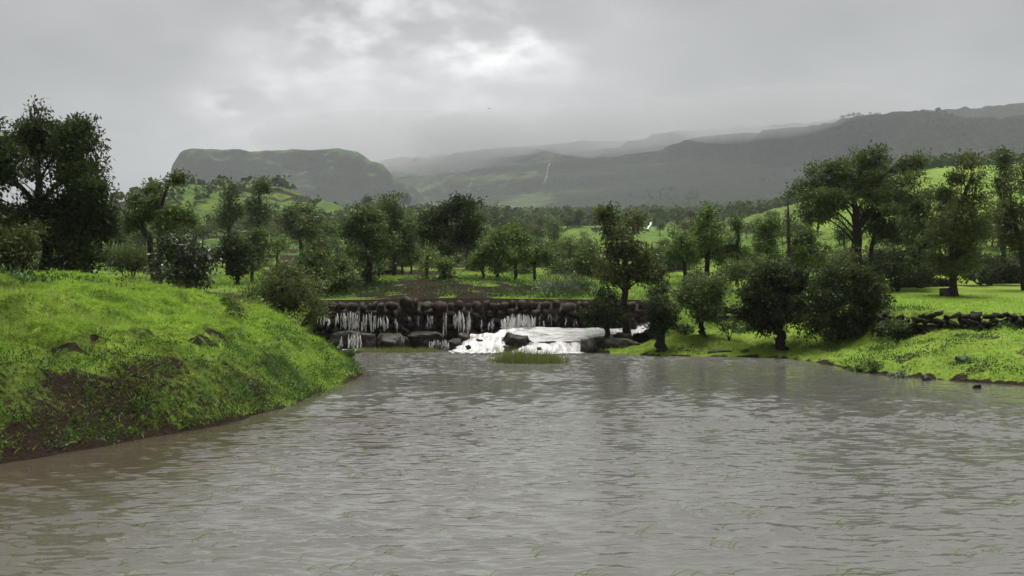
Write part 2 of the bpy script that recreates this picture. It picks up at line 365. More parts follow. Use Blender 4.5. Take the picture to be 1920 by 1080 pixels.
# ------------------------------------------------------------------ ground and hills
def graded(a, b, fine, lo, hi, grow, most):
    """coordinates with a fine step between lo and hi and growing steps outside"""
    xs = list(np.arange(lo, hi + 1e-6, fine)); s = fine; x = xs[-1]
    while x < b: s = min(s * grow, most); x += s; xs.append(x)
    s = fine; x = xs[0]; pre = []
    while x > a: s = min(s * grow, most); x -= s; pre.append(x)
    return np.array(pre[::-1] + xs)
def cover(x, y, z):
    near = (np.abs(x) < 70) & (y < 75); d = np.full(x.shape, 50.0); d[near] = shore_d(x[near], y[near])
    e = .12; sl = np.hypot(terrain(x + e, y) - z, terrain(x, y + e) - z) / e
    n = fbm(x * .5, y * .5, 81, 4); n2 = fbm(x / 9, y / 9, 83, 4)
    left = x < -1
    soil = np.zeros(x.shape)
    bank = left & (y < 53)
    soil = np.where(bank, .65 * (1 - sst(d, 1.2, 2.7)) * sst(y, 40, 33) * (.55 + .75 * n) * (1 - .45 * sst(y, 24, 32)), soil)
    soil = np.where(bank & (d > 1.5), np.maximum(soil, sst(sl, .95, 1.6) * .9 * (1 - .75 * sst(d, 2.4, 3.2))), soil)
    soil = np.where(~left & (y < 52), sst(n, .62, .74) * .55 + .25 * (1 - sst(d, .0, .5)), soil)
    soil = np.where(d < .06, .95, soil)
    plot = .9 * sst(np.hypot((x + 3.8) / 5.9, (y - 58.0) / 4.6) + (n - .5) * .9, 1.05, .8) * (y > 53) * (.95 - .8 * sst(n, .5, .6) * sst(x, -5, 0) - .5 * sst(fbm(x * .9, y * 1.8, 89, 3), .45, .75))
    plot = np.maximum(plot, sst(np.hypot((x + 21) / 7, (y - 55) / 5), 1, .8) * .8)
    soil = np.maximum(soil, plot)
    mid = sst(y, 60, 90)
    soil = np.maximum(soil, mid * sst(n2, .60, .66) * .85 * (1 - sst(x / np.maximum(y, 1), .1, .3)))
    soil = np.maximum(soil, mid * sst(sl, .45, .8) * .55)
    lime = .48 + .9 * (n2 - .5) + .25 * (n - .5)
    lime = np.where(bank, .68 + 1.4 * (fbm(x * .45, y * .45, 87, 4) - .5) + .3 * sst(d, 1.5, 3.5) + .25 * sst(y, 27, 35) - .55 * sst(sl, .55, 1.1), lime)
    lime = np.where((x > 14) & (y > YW(x)) & (y < 75), .95 + .3 * (n - .5), lime)
    lime = np.where((x > 3) & (y <= 52) & ((x < 14) | (y <= YW(x))), .8 + .6 * (n - .5), lime)
    lime = np.where((y > 54) & (x < 14), lime * (.86 - .42 * sst(y, 80, 220)), lime)
    lime = np.where((y > 110) & (x / y < .3), lime * (1 - .5 * sst(y, 110, 170)), lime)
    lime = np.where((y > 150) & (x / y > .3), np.maximum(lime, .58 + .6 * (n2 - .5)), lime)
    return np.clip(soil, 0, 1), np.clip(lime, 0, 1)
xs = graded(-700, 700, .27, -20, 24, 1.045, 8); ys = graded(-12, 900, .27, 15, 62, 1.035, 7)
X, Y = np.meshgrid(xs, ys); X = X.ravel(); Y = Y.ravel(); Z = terrain(X, Y)
so, li = cover(X, Y, Z)
GROUND = obj('ground', mesh('ground', np.stack([X, Y, Z], 1), grid_faces(len(xs), len(ys)), {'soil': ('POINT', so), 'lime': ('POINT', li)}, True), M['ground'], kind='structure')
xs = np.arange(-2300, 2301, 11.0); ys = np.concatenate([np.arange(880, 2100, 8.0), np.arange(2100, 3500, 14.0)])
X, Y = np.meshgrid(xs, ys); X = X.ravel(); Y = Y.ravel(); Z = terrain(X, Y) - 3 * (1 - sst(Y, 885, 900))
e = 6.0; sl = np.hypot(terrain(X + e, Y) - Z, terrain(X, Y + e) - Z) / e
fo = .40 + .55 * sst(sl, .45, .9) + .9 * (fbm(X / 120, Y / 120, 91, 4) - .5) + .46 * sst(X, 30, 130) * (1 - sst(Y, 2000, 2250))  # last term darkens the whole right escarpment
fo = fo - .12 * (X < -120) + .35 * (1 - sst(Y, 1150, 1450)) - .15 * sst(Y, 1900, 2400) * (X < 150)
obj('hills', mesh('hills', np.stack([X, Y, Z], 1), grid_faces(len(xs), len(ys)), {'forest': ('POINT', np.clip(fo, 0, 1))}, True), M['hill'], kind='structure')
def ripple(X, Y):
    ca, sa = math.cos(R(-11)), math.sin(R(-11)); U = X * ca - Y * sa; W = X * sa + Y * ca
    def waves(freq, nx, ny, warp, bx, by, lo, hi, sd):
        ph = W * freq + warp * fbm(U * nx, W * ny, sd, 3); ph = ph - np.floor(ph)
        f = np.minimum(ph / .36, (1 - ph) / .64); f = f * f * (3 - 2 * f)
        return f * (.25 + .75 * sst(fbm(U * bx, W * by, sd + 40, 2), lo, hi))
    gust = .6 + .6 * sst(fbm(X * .10, Y * .16, 210, 3), .3, .7)
    near = 1 - sst(Y, 24, 30)
    h = .0165 * waves(4.3, 2.0, 2.1, 4.2, 2.6, 3.2, .34, .64, 201) + .0075 * waves(1.9, .9, 1.0, 4.0, 1.3, 1.5, .38, .72, 203) + .0040 * waves(7.0, 3.0, 3.2, 4.0, 3.0, 4.0, .35, .7, 205) * near
    h = (h - .008) * gust * ip(Y, [10, 17, 27, 40, 50], [2.0, 1.9, 1.45, 1.6, 2.0])
    return h * sst(-shore_d(X, Y), -.1, .8)
def river():
    parts = []
    for xs, ys in ((np.arange(-13, 13.01, .11), np.arange(10, 24.03, .042)), (np.arange(-19, 24.01, .15), np.arange(24, 50.01, .075))):
        X, Y = np.meshgrid(xs, ys); X = X.ravel(); Y = Y.ravel()
        parts.append((np.stack([X, Y, ripple(X, Y)], 1), grid_faces(len(xs), len(ys))))
    for (a, b, c, d) in ((-60, 60, -30, 10.03), (-60, -13, 10.03, 24), (13, 60, 10.03, 24), (-60, -19, 24, 50), (24, 60, 24, 50), (-60, 60, 50, 54.5)):
        parts.append((np.array([(a, c, .0), (b, c, .0), (b, d, .0), (a, d, .0)], float), np.array([[0, 1, 2, 3]])))
    V, F = join(parts)
    sd = -shore_d(V[:, 0], V[:, 1]); silt_and_reflection = (1 - sst(sd + 2.2 * (fbm(V[:, 0] * .5, V[:, 1] * .5, 220, 3) - .5), 1.5, 9.0)) * (1 - sst(V[:, 0], -3, 2)) * (1 - sst(V[:, 1], 22, 30)) * .85  # brown shallows, plus the dark bank's reflection painted into the water colour
    silt_and_reflection = np.maximum(silt_and_reflection, (1 - sst(sd, 0, .9)) * .6)
    return mesh('river', V, F, {'silt_and_reflection': ('POINT', silt_and_reflection)}, smooth=True)
obj('river', river(), M['water'], kind='structure')

# ------------------------------------------------------------------ trees
def leaf_quads(cent, per, sigma, Ls, Ws, rng, out_dir, tint, droop=-.1):
    n = len(cent) * per
    c = np.repeat(cent, per, 0); o = np.repeat(out_dir, per, 0); tn = np.repeat(tint, per)
    p = c + rng.normal(size=(n, 3)) * sigma
    d = rng.normal(size=(n, 3)) + o * .9 + np.array([0, 0, droop]); d /= np.linalg.norm(d, axis=1)[:, None] + 1e-9
    u = rng.normal(size=(n, 3)) * .55 + np.array([0, 0, 1.0]); s = np.cross(d, u); s /= np.linalg.norm(s, axis=1)[:, None] + 1e-9
    l = Ls * rng.uniform(.6, 1.3, n)[:, None]; w = Ws * rng.uniform(.7, 1.25, n)[:, None]
    mdl = p + d * l * .45
    V = np.stack([p, mdl + s * w / 2, p + d * l, mdl - s * w / 2], 1).reshape(-1, 3)
    F = np.arange(n * 4).reshape(n, 4)
    return V, F, np.clip(tn + rng.normal(size=n) * .18, 0, 1)
def tree_meshes(name, seed, trunk, lobes, L=.2, W=.09, dens=1.0, tube_n=7, twig_show=.5, per=26, droop=-.1, sig=.5):
    """trunk: [(x,y,z,r)...] or None for a shrub; lobes: [(x,y,z,rx,ry,rz)] in metres from the base"""
    rng = np.random.default_rng(seed); tubes = []; cents = []; outs = []; tints = []
    if trunk is not None:
        tr = np.asarray(trunk, float); t = np.linspace(0, 1, len(tr)); tt = np.linspace(0, 1, 12)
        P = np.stack([np.interp(tt, t, tr[:, i]) for i in range(4)], 1)
        P[1:-1, :2] += rng.normal(size=(10, 2)) * .25 * P[1:-1, 3:4]
        P[0, 3] *= 1.35
        tubes.append(tube(P[:, :3], P[:, 3], tube_n + 2))
    path = None
    for lb in lobes:
        x, y, z, rx, ry, rz = lb[:6]; c = np.array([x, y, z]); sub = len(lb) > 6 and lb[6] > 0 and path is not None
        if sub: s0 = main[4]; r0 = mr * .45
        elif trunk is not None:
            hd = np.hypot(P[:, 0] - x, P[:, 1] - y); want = z - .62 * hd - .3 * rz
            k = int(np.argmin(np.abs(P[:, 2] - want) + (np.arange(12) < 3) * 9)); s0 = P[k, :3]; r0 = min(P[k, 3] * .5, .03 + .035 * (rx + rz))
        else:
            s0 = np.array([rng.normal() * .12 * rx, rng.normal() * .12 * rx, -.05]); r0 = max(.02, .045 * (rx + rz))
        ln = np.linalg.norm(c - s0); q = np.linspace(0, 1, 7)[:, None]
        bend = s0 + (c - s0) * (np.array([.32, .32, .62]) if trunk is not None else np.array([.5, .5, .6])) + rng.normal(size=3) * .07 * ln
        path = (1 - q) ** 2 * s0 + 2 * q * (1 - q) * bend + q ** 2 * (c + np.array([0, 0, rz * .25]))
        if not sub: main, mr = path, r0
        tubes.append(tube(path, np.linspace(r0, max(.012, r0 * .3), 7), tube_n))
        A = 4 * np.pi * (rx * ry + rx * rz + ry * rz) / 3
        nl = A * dens * .88 / (L * W * .5); nt = max(6, int(nl / per))
        v = rng.normal(size=(nt, 3)); v /= np.linalg.norm(v, axis=1)[:, None]
        rad = rng.uniform(.12, 1.0, nt) ** .45 * rng.choice([.9, 1.0, 1.06], nt)
        e = c + v * rad[:, None] * np.array([rx, ry, rz]) * (1 + .22 * np.sin(v[:, :1] * 5 + v[:, 2:] * 4 + seed))
        cents.append(e); outs.append(v); tints.append(np.clip(.42 + rng.normal() * .10 + rng.normal(size=nt) * .20 + .0 * v[:, 2], 0, 1))
        show = rng.random(nt) < twig_show * min(1, 60 / nt)
        for j in np.where(show)[0]:
            b = path[rng.integers(3, 7)]; m_ = (b + e[j]) / 2 + rng.normal(size=3) * .05 * ln
            tubes.append(tube(np.stack([b, m_, e[j]]), [r0 * .28 + .006, r0 * .16 + .005, .004], 4))
    cents = np.concatenate(cents); outs = np.concatenate(outs); tints = np.concatenate(tints)
    sigma = np.array([sig, sig, sig * .7]) * (L * 1.9)
    V, F, tn = leaf_quads(cents, per, sigma, L, W, rng, outs, tints, droop)
    tv, tf = join(tubes)
    return mesh(name + '_wood', tv, tf, smooth=True), mesh(name + '_leaves', V, F, {'tint': ('FACE', tn)})
SEED = [100]
def hero(name, label, cat, px, Y, trunk, lobes, leaf='mid', bark='bark', L=.2, W=.09, dens=1.0, depth=.75, group=None, extra=True, clump=(.52, .82), **k):
    """a tree given by where it stands (photo column, distance) and by its trunk (px, py, radius px) and foliage lobes (px, py, rx, ry)"""
    SEED[0] += 1; rng = np.random.default_rng(SEED[0]); s = Y / KF
    bx = (px - 960) * s; bz = H1(bx, Y)
    cx = np.array([l[0] for l in lobes], float); half = (max(l[0] + l[2] for l in lobes) - min(l[0] - l[2] for l in lobes)) / 2 * s
    mid = (max(l[0] + l[2] for l in lobes) + min(l[0] - l[2] for l in lobes)) / 2
    out = []
    for i, (lx, ly, rx, ry) in enumerate(lobes):
        x = (lx - 960) * s - bx; z = CAMZ + (540 - ly) * s - bz; dx = (lx - mid) * s / max(half, .1)
        room = half * depth * math.sqrt(max(.05, 1 - min(1, dx * dx)))
        y = rng.uniform(-.75, .75) * room
        if rx > 13 and trunk is not None:               # break the lobe into uneven clumps
            for q in range(3):
                o = np.clip(rng.normal(size=3), -1.3, 1.3) * np.array([rx * .45, (rx + ry) * .22, ry * .42]) * s * (.5 if q == 0 else 1); k_ = rng.uniform(*clump)
                out.append((x + o[0], y + o[1], z + o[2], rx * s * k_, (rx + ry) / 2 * s * k_, ry * s * k_, q))
        else: out.append((x, y, z, rx * s, (rx + ry) / 2 * s, ry * s))
        if extra and rng.random() < .45 and room > .5 * rx * s:
            out.append((x * .85, -y + rng.normal() * .2 * room, z - .1 * ry * s, rx * s * .85, (rx + ry) / 2 * s * .85, ry * s * .85, 1))
    if trunk is not None and half > .8:
        for q in range(7):                              # stray shoots that break the outline
            b = out[rng.integers(len(out))]; v = rng.normal(size=3) + np.array([0, 0, .5]); v /= np.linalg.norm(v); f = rng.uniform(.28, .45)
            out.append((b[0] + v[0] * b[3] * 1.15, b[1] + v[1] * b[4], b[2] + v[2] * b[5] * 1.2, b[3] * f, b[4] * f, b[5] * f * 1.2, 1))
    tr = None
    if trunk is not None:
        tr = [((a - 960) * s - bx, 0.0, CAMZ + (540 - b) * s - bz, r * s) for a, b, r in trunk]
        tr[0] = (tr[0][0], 0, -.15, tr[0][3])
    w, lv = tree_meshes(name, SEED[0], tr, out, L, W, dens, **k)
    t = thing(name, label, cat, (bx, Y, bz), group)
    obj('trunk' if trunk is not None else 'stems', w, M[bark], t); obj('crown' if trunk is not None else 'foliage', lv, M[leaf], t)
    return t

# left bank
hero('broad_tree', 'very dark big broad tree at the left edge on the green bank', 'tree', 85, 38,
     [(86, 510, 11), (88, 450, 10), (84, 410, 9), (74, 360, 7), (70, 290, 4)],
     [(15, 262, 48, 36), (72, 250, 36, 38), (128, 240, 36, 32), (152, 268, 26, 30), (35, 318, 48, 34), (112, 312, 50, 40), (160, 335, 36, 28), (65, 385, 42, 28),
      (138, 385, 54, 36), (200, 362, 32, 20), (188, 420, 36, 34), (10, 415, 45, 36), (-50, 290, 55, 55), (-55, 390, 60, 50), (140, 440, 46, 26)], 'dark', dens=1.3, L=.19, W=.085, clump=(.75, 1.0))
hero('shrub', 'olive bush at the left edge below the very dark tree', 'shrub', 25, 35.5, None, [(20, 460, 42, 40), (55, 440, 25, 32), (-10, 440, 40, 45), (30, 490, 50, 22)], 'olive', dens=.9)
hero('shrub', 'dark leafy bush right of the trunk of the very dark tree', 'shrub', 145, 37, None, [(140, 470, 32, 30), (165, 450, 22, 24), (120, 495, 32, 18), (170, 490, 26, 20)], 'dark')
hero('leaning_tree', 'leaning tree with bare forked limbs and one high tuft, right of the very dark tree', 'tree', 292, 52,
     [(292, 480, 6), (280, 450, 5.5), (262, 420, 4.5), (250, 395, 3)],
     [(250, 370, 26, 18), (245, 415, 25, 30), (270, 400, 22, 22), (285, 360, 16, 14)], 'mid')
hero('forked_tree', 'slim forked tree whose lone top tuft rises highest beside the mesa', 'tree', 297, 51,
     [(297, 480, 6), (298, 430, 5), (296, 400, 4.5), (308, 370, 3), (318, 345, 2)],
     [(320, 334, 14, 9), (310, 346, 12, 8), (330, 405, 24, 20), (352, 405, 24, 22), (318, 420, 24, 18), (280, 380, 14, 12)], 'mid', extra=False)
hero('round_shrub', 'rounded grassy shrub on the meadow between the dark tree and glossy bush', 'shrub', 240, 56, None, [(240, 482, 34, 20), (220, 488, 20, 18), (262, 486, 20, 18)], 'mid', L=.3, W=.04, dens=1.3, droop=.6)
hero('glossy_shrub', 'big bush with glossy pale-flecked leaves on the crest of the left bank', 'shrub', 342, 41, None,
     [(340, 470, 36, 34), (318, 495, 30, 34), (370, 500, 30, 36), (345, 515, 44, 26), (310, 455, 20, 20), (372, 465, 22, 22)], 'glossy', dens=1.0)
hero('willowy_shrub', 'wide olive-green bush beside the left end of the dam', 'shrub', 535, 45.5, None,
     [(500, 545, 34, 34), (540, 535, 42, 36), (575, 550, 32, 38), (520, 580, 40, 28), (590, 580, 22, 34), (480, 560, 20, 26), (545, 510, 26, 16)], 'olive', L=.22, W=.05, dens=1.0)
hero('shrub', 'bright leafy bush rising in front of the wide olive bush', 'shrub', 492, 37, None, [(490, 590, 24, 20), (515, 600, 20, 20), (475, 575, 14, 14)], 'lime', L=.15)
hero('twiggy_shrub', 'thin twiggy shrub with bare stems on the bank shoulder', 'shrub', 452, 32.5, None, [(440, 600, 20, 24), (462, 615, 22, 18), (450, 580, 16, 14)], 'weed', dens=.28, L=.12, W=.05, twig_show=1.0)
hero('sapling', 'pale-leaved low plant at the crest left of the twiggy shrub', 'plant', 432, 34, None, [(432, 562, 10, 9), (440, 570, 8, 7)], 'lime', L=.12, W=.06)
hero('shrub', 'dark leafy plant on the water side of the bank tip', 'shrub', 622, 38.5, None, [(622, 660, 14, 16), (634, 672, 10, 10)], 'weed', L=.14)
hero('shrub', 'sprawling pale plant overhanging water at the bank tip', 'plant', 640, 38.6, None, [(645, 672, 14, 8), (655, 664, 10, 6)], 'mid', L=.12, dens=.6)

# slope left of centre
hero('slender_tree', 'slender upright tree left of the pair of dark-stemmed trees', 'tree', 428, 100, [(428, 450, 4), (430, 400, 3), (430, 370, 2)], [(430, 366, 13, 14), (436, 392, 15, 18), (416, 402, 12, 18), (430, 425, 20, 18)], 'mid', L=.34, W=.16)
hero('conical_tree', 'broad-based pointed tree standing before the flat-topped mountain', 'tree', 486, 112, [(486, 440, 4), (486, 370, 3)], [(488, 360, 12, 16), (482, 385, 20, 18), (494, 404, 22, 18), (478, 410, 22, 20), (490, 352, 8, 9)], 'mid', L=.36, W=.17)
hero('dark_stemmed_tree', 'low spreading tree with a dark forked stem, left one of the pair', 'tree', 443, 66, [(446, 520, 4), (444, 480, 3.5), (442, 460, 2)], [(440, 458, 26, 22), (425, 485, 24, 22), (452, 490, 20, 20), (445, 505, 20, 12)], 'dark', L=.26, W=.12)
hero('dark_stemmed_tree', 'low spreading tree with a dark forked stem, right one of the pair', 'tree', 474, 68, [(474, 515, 3.5), (472, 490, 3), (478, 470, 2)], [(472, 455, 24, 20), (488, 470, 18, 20), (462, 470, 18, 18)], 'mid', L=.26, W=.12)
hero('small_tree', 'small lone tree on the bright green plot left of centre', 'tree', 520, 88, [(520, 478, 3), (520, 450, 2)], [(520, 452, 13, 16), (526, 462, 13, 10)], 'mid', L=.3, W=.14)
hero('tall_tree', 'tall round-headed tree at the right end of the bright plot', 'tree', 564, 104, [(564, 470, 4), (564, 420, 3)], [(560, 392, 22, 18), (548, 415, 22, 20), (578, 418, 24, 20), (566, 436, 28, 16)], 'mid', L=.34, W=.16)
hero('shrub', 'mass of dark undergrowth behind the dam\'s left end', 'shrub', 625, 57, None, [(610, 520, 32, 34), (640, 510, 30, 36), (600, 485, 28, 22), (650, 535, 26, 20), (625, 545, 30, 14), (575, 490, 22, 22)], 'mid', L=.22, W=.1)
hero('leafy_tree', 'spreading leafy tree with slender limbs behind the dam\'s left part', 'tree', 692, 60, [(690, 552, 5), (692, 510, 4.5), (690, 470, 3.5), (682, 430, 2)],
     [(680, 412, 26, 24), (700, 435, 30, 26), (660, 440, 22, 26), (715, 470, 24, 22), (672, 475, 26, 22), (700, 405, 18, 14), (680, 520, 18, 24)], 'mid', L=.22, W=.1)
hero('round_tree', 'rounded tree at the back between the slim and the big spreading trees', 'tree', 735, 84, [(740, 500, 4), (738, 460, 3)], [(720, 400, 28, 22), (750, 410, 28, 26), (735, 440, 34, 24), (765, 445, 20, 24), (745, 470, 26, 16)], 'mid', L=.28, W=.13)
hero('spreading_tree', 'big spreading dark tree, largest of those behind the dam', 'tree', 842, 70, [(840, 500, 7), (842, 460, 6), (838, 430, 5), (832, 400, 3)],
     [(805, 412, 26, 22), (838, 405, 28, 22), (870, 392, 28, 20), (888, 420, 24, 26), (815, 440, 26, 18), (855, 440, 30, 20), (890, 450, 20, 18), (845, 462, 34, 14), (795, 435, 16, 20)], 'dark', L=.26, W=.12)
hero('small_tree', 'small thin tree, leftmost on the brown field', 'tree', 800, 60.5, [(800, 536, 3), (800, 500, 2.5), (801, 480, 1.5)], [(800, 486, 13, 13), (794, 500, 10, 9), (808, 476, 9, 10), (796, 520, 8, 7)], 'lime', L=.2, W=.09, dens=.8)
hero('small_tree', 'small thin tree with a leaning stem, second on the brown field', 'tree', 838, 59.5, [(840, 542, 3.5), (835, 515, 2.8), (838, 490, 2)], [(838, 485, 16, 14), (828, 505, 12, 12), (850, 505, 12, 12), (838, 520, 14, 8)], 'lime', L=.2, W=.09, dens=.85)
hero('grove_tree', 'first tree from the left in the grove on the brown field', 'tree', 906, 64, [(906, 530, 3), (905, 490, 2.5), (907, 460, 1.8)], [(905, 468, 17, 16), (896, 488, 14, 14), (915, 485, 13, 14), (908, 452, 12, 12)], 'lime', L=.22, W=.1)
hero('grove_tree', 'leaning tree standing lowest on the slope in the grove', 'tree', 934, 61, [(934, 546, 4), (932, 510, 3), (928, 470, 2)], [(930, 460, 20, 18), (918, 482, 16, 16), (944, 480, 18, 18), (932, 502, 18, 12), (936, 442, 14, 12)], 'lime', L=.22, W=.1)
hero('grove_tree', 'twin-stemmed tallest tree in the grove', 'tree', 966, 63, [(967, 532, 3.5), (966, 500, 3), (962, 450, 2)], [(962, 434, 16, 14), (950, 455, 17, 16), (978, 455, 17, 18), (965, 478, 20, 16), (985, 440, 10, 12)], 'lime', L=.22, W=.1)
hero('grove_tree', 'rightmost tree of the grove, its crown leaning right', 'tree', 1003, 66, [(1003, 527, 3.5), (1002, 500, 3), (1008, 470, 2)], [(1006, 472, 17, 14), (1020, 482, 14, 12), (996, 488, 12, 10)], 'lime', L=.22, W=.1)
hero('spiky_shrub', 'grey-green spiky shrub on top of the dam', 'shrub', 1042, 55.5, None, [(1030, 542, 18, 14), (1052, 545, 20, 13), (1070, 540, 14, 13)], 'grey', L=.42, W=.05, dens=.9, droop=.9)
hero('shrub', 'green leafy shrub right of the grey-green spiky one', 'shrub', 1080, 57, None, [(1080, 540, 18, 14), (1092, 532, 14, 12)], 'mid', L=.2)
hero('shrub', 'round dark bush at the back right of the grove', 'shrub', 1055, 80, None, [(1050, 495, 16, 14), (1065, 502, 18, 16), (1042, 508, 14, 12)], 'mid', L=.26, W=.12)

# right of the dam
hero('leaning_trunk_tree', 'brownish tree with a curved trunk beside the dam\'s right end', 'tree', 1180, 51.2,
     [(1186, 632, 10), (1174, 600, 7.5), (1170, 560, 6.5), (1174, 520, 5.5), (1168, 470, 4), (1152, 420, 2.5)],
     [(1145, 410, 30, 22), (1132, 402, 16, 14), (1160, 440, 34, 26), (1190, 420, 16, 14), (1195, 465, 36, 26), (1150, 480, 30, 22), (1215, 490, 24, 24), (1125, 510, 26, 20), (1180, 510, 36, 22), (1218, 520, 22, 18), (1150, 520, 28, 18)],
     'olive', L=.22, W=.1, dens=.85)
hero('mixed_tree', 'bluish-green tree half hidden left of the curved-trunk tree', 'tree', 1100, 74, [(1100, 540, 4), (1102, 480, 3)], [(1105, 470, 18, 24), (1092, 495, 20, 22), (1115, 505, 24, 24), (1100, 525, 22, 16)], 'mid', L=.24, W=.11)
hero('small_bushy_tree', 'small bushy tree with twisted stems on the mossy rock', 'tree', 1134, 49.4, [(1136, 640, 6), (1138, 622, 5), (1142, 600, 3.5)], [(1140, 556, 18, 16), (1120, 588, 26, 18), (1148, 590, 24, 20), (1135, 575, 26, 16), (1108, 595, 14, 14)], 'dark', L=.17, W=.08, dens=1.1)
hero('trimmed_tree', 'narrow dark tree standing right at the water\'s edge', 'tree', 1238, 46.6, [(1240, 666, 11), (1238, 640, 9), (1242, 620, 6)], [(1238, 585, 30, 26), (1228, 605, 24, 20), (1250, 605, 22, 22), (1236, 570, 20, 16)], 'dark', L=.17, W=.08, dens=1.15)
hero('bushy_tree', 'bushy tree on the right bank with a bare leaning trunk', 'tree', 1318, 48.6, [(1322, 650, 7), (1316, 620, 5.5), (1310, 590, 4)], [(1308, 525, 32, 26), (1290, 550, 26, 26), (1332, 545, 26, 28), (1312, 570, 36, 24), (1318, 590, 22, 16), (1345, 560, 14, 18)], 'mid', L=.18, W=.085, dens=1.1)
hero('dense_tree', 'dense near-black tree with a thick trunk leaning over the water', 'tree', 1466, 46.2, [(1468, 664, 11), (1464, 635, 9), (1456, 600, 7)],
     [(1450, 515, 46, 30), (1420, 545, 34, 34), (1485, 535, 36, 36), (1455, 565, 50, 34), (1410, 580, 26, 24), (1490, 590, 32, 24), (1455, 600, 40, 20)], 'dark', L=.18, W=.085, dens=1.25)
hero('clump_shrub', 'widest dark thicket of many stems on the right bank', 'shrub', 1592, 45.2, None,
     [(1565, 530, 40, 36), (1615, 545, 42, 40), (1540, 575, 30, 40), (1590, 585, 50, 34), (1640, 580, 28, 32), (1600, 510, 26, 20), (1570, 615, 40, 22), (1625, 610, 26, 20), (1512, 600, 26, 34), (1518, 560, 22, 30), (1650, 555, 18, 26), (1540, 520, 24, 24)], 'dark', L=.18, W=.085, dens=1.15)
hero('umbrella_tree', 'big flat-crowned umbrella tree on the rise at right', 'tree', 1612, 60,
     [(1614, 505, 12), (1610, 470, 10), (1606, 430, 8), (1602, 395, 6), (1600, 360, 4)],
     [(1560, 318, 36, 18), (1610, 305, 40, 16), (1660, 303, 40, 16), (1695, 308, 26, 18), (1530, 345, 34, 18), (1580, 345, 42, 18), (1640, 340, 46, 20), (1690, 345, 32, 20), (1512, 375, 26, 18), (1555, 378, 36, 16), (1680, 378, 36, 14), (1508, 400, 18, 18), (1625, 372, 36, 14), (1540, 402, 22, 10), (1705, 385, 22, 20), (1590, 375, 30, 12), (1655, 395, 24, 10)],
     'mid', L=.2, W=.09, dens=1.0, depth=.8, clump=(.75, 1.0))
hero('side_stem_tree', 'thin dark trunk close behind the umbrella tree, topped with leaves', 'tree', 1634, 61.5, [(1634, 505, 5), (1634, 460, 4), (1642, 420, 3)], [(1645, 410, 24, 16), (1660, 440, 22, 20), (1640, 435, 14, 12)], 'mid', L=.22, W=.1)
hero('shrub', 'dark bushes at the foot of the umbrella tree', 'shrub', 1680, 57, None, [(1660, 500, 36, 26), (1700, 490, 36, 30), (1735, 505, 30, 24), (1640, 515, 26, 18), (1690, 520, 46, 14)], 'dark', L=.2, W=.09)
hero('shrub', 'brownish thorny bush with reddish tips between thicket and umbrella tree', 'shrub', 1582, 52, None, [(1575, 500, 22, 20), (1595, 490, 16, 22), (1560, 512, 18, 14)], 'olive', L=.18, W=.07)
hero('tall_tree', 'tall tree with a bare lower trunk standing on the walled meadow', 'tree', 1788, 52.5, [(1789, 556, 8), (1787, 520, 7), (1785, 470, 6), (1795, 400, 4), (1822, 330, 2.5)],
     [(1822, 305, 16, 16), (1815, 335, 18, 18), (1790, 335, 18, 14), (1770, 360, 24, 18), (1815, 370, 30, 22), (1835, 395, 24, 24), (1790, 405, 36, 22), (1770, 440, 34, 22), (1820, 435, 36, 24), (1800, 470, 44, 22), (1760, 485, 30, 18), (1790, 505, 36, 14)],
     'olive', L=.2, W=.09, dens=.8)
hero('branching_tree', 'tree with dark ascending branches between umbrella tree and meadow tree', 'tree', 1728, 60, [(1726, 520, 6), (1728, 460, 5), (1740, 400, 3.5), (1745, 370, 2)], [(1742, 362, 24, 18), (1760, 385, 24, 20), (1722, 390, 22, 18), (1750, 420, 28, 20), (1715, 440, 26, 22), (1740, 460, 30, 20)], 'mid', L=.22, W=.1, dens=.9)
hero('column_tree', 'lopped tree like a tall leafy column near the right edge', 'tree', 1884, 66, [(1882, 500, 5), (1880, 420, 4), (1886, 300, 2.5)], [(1886, 285, 15, 17), (1888, 310, 17, 20), (1882, 335, 14, 18), (1876, 365, 12, 18), (1882, 392, 15, 18), (1880, 420, 16, 18)], 'mid', L=.22, W=.1, dens=1.2, depth=.9, extra=False)
hero('edge_tree', 'tree with slanting limbs cut by the right edge of the picture', 'tree', 1915, 57, [(1925, 500, 7), (1915, 460, 5), (1900, 410, 4), (1895, 370, 2.5)], [(1908, 350, 20, 22), (1930, 320, 24, 28), (1895, 390, 24, 22), (1920, 400, 28, 26), (1885, 425, 22, 18), (1930, 440, 30, 24), (1900, 455, 26, 14)], 'olive', L=.21, W=.1, dens=.85)
hero('shrub', 'dark undergrowth along the wall at the back of the walled meadow', 'shrub', 1850, 62, None, [(1840, 500, 34, 20), (1875, 505, 34, 20), (1910, 500, 34, 18), (1810, 510, 26, 16)], 'dark', L=.22, W=.1)
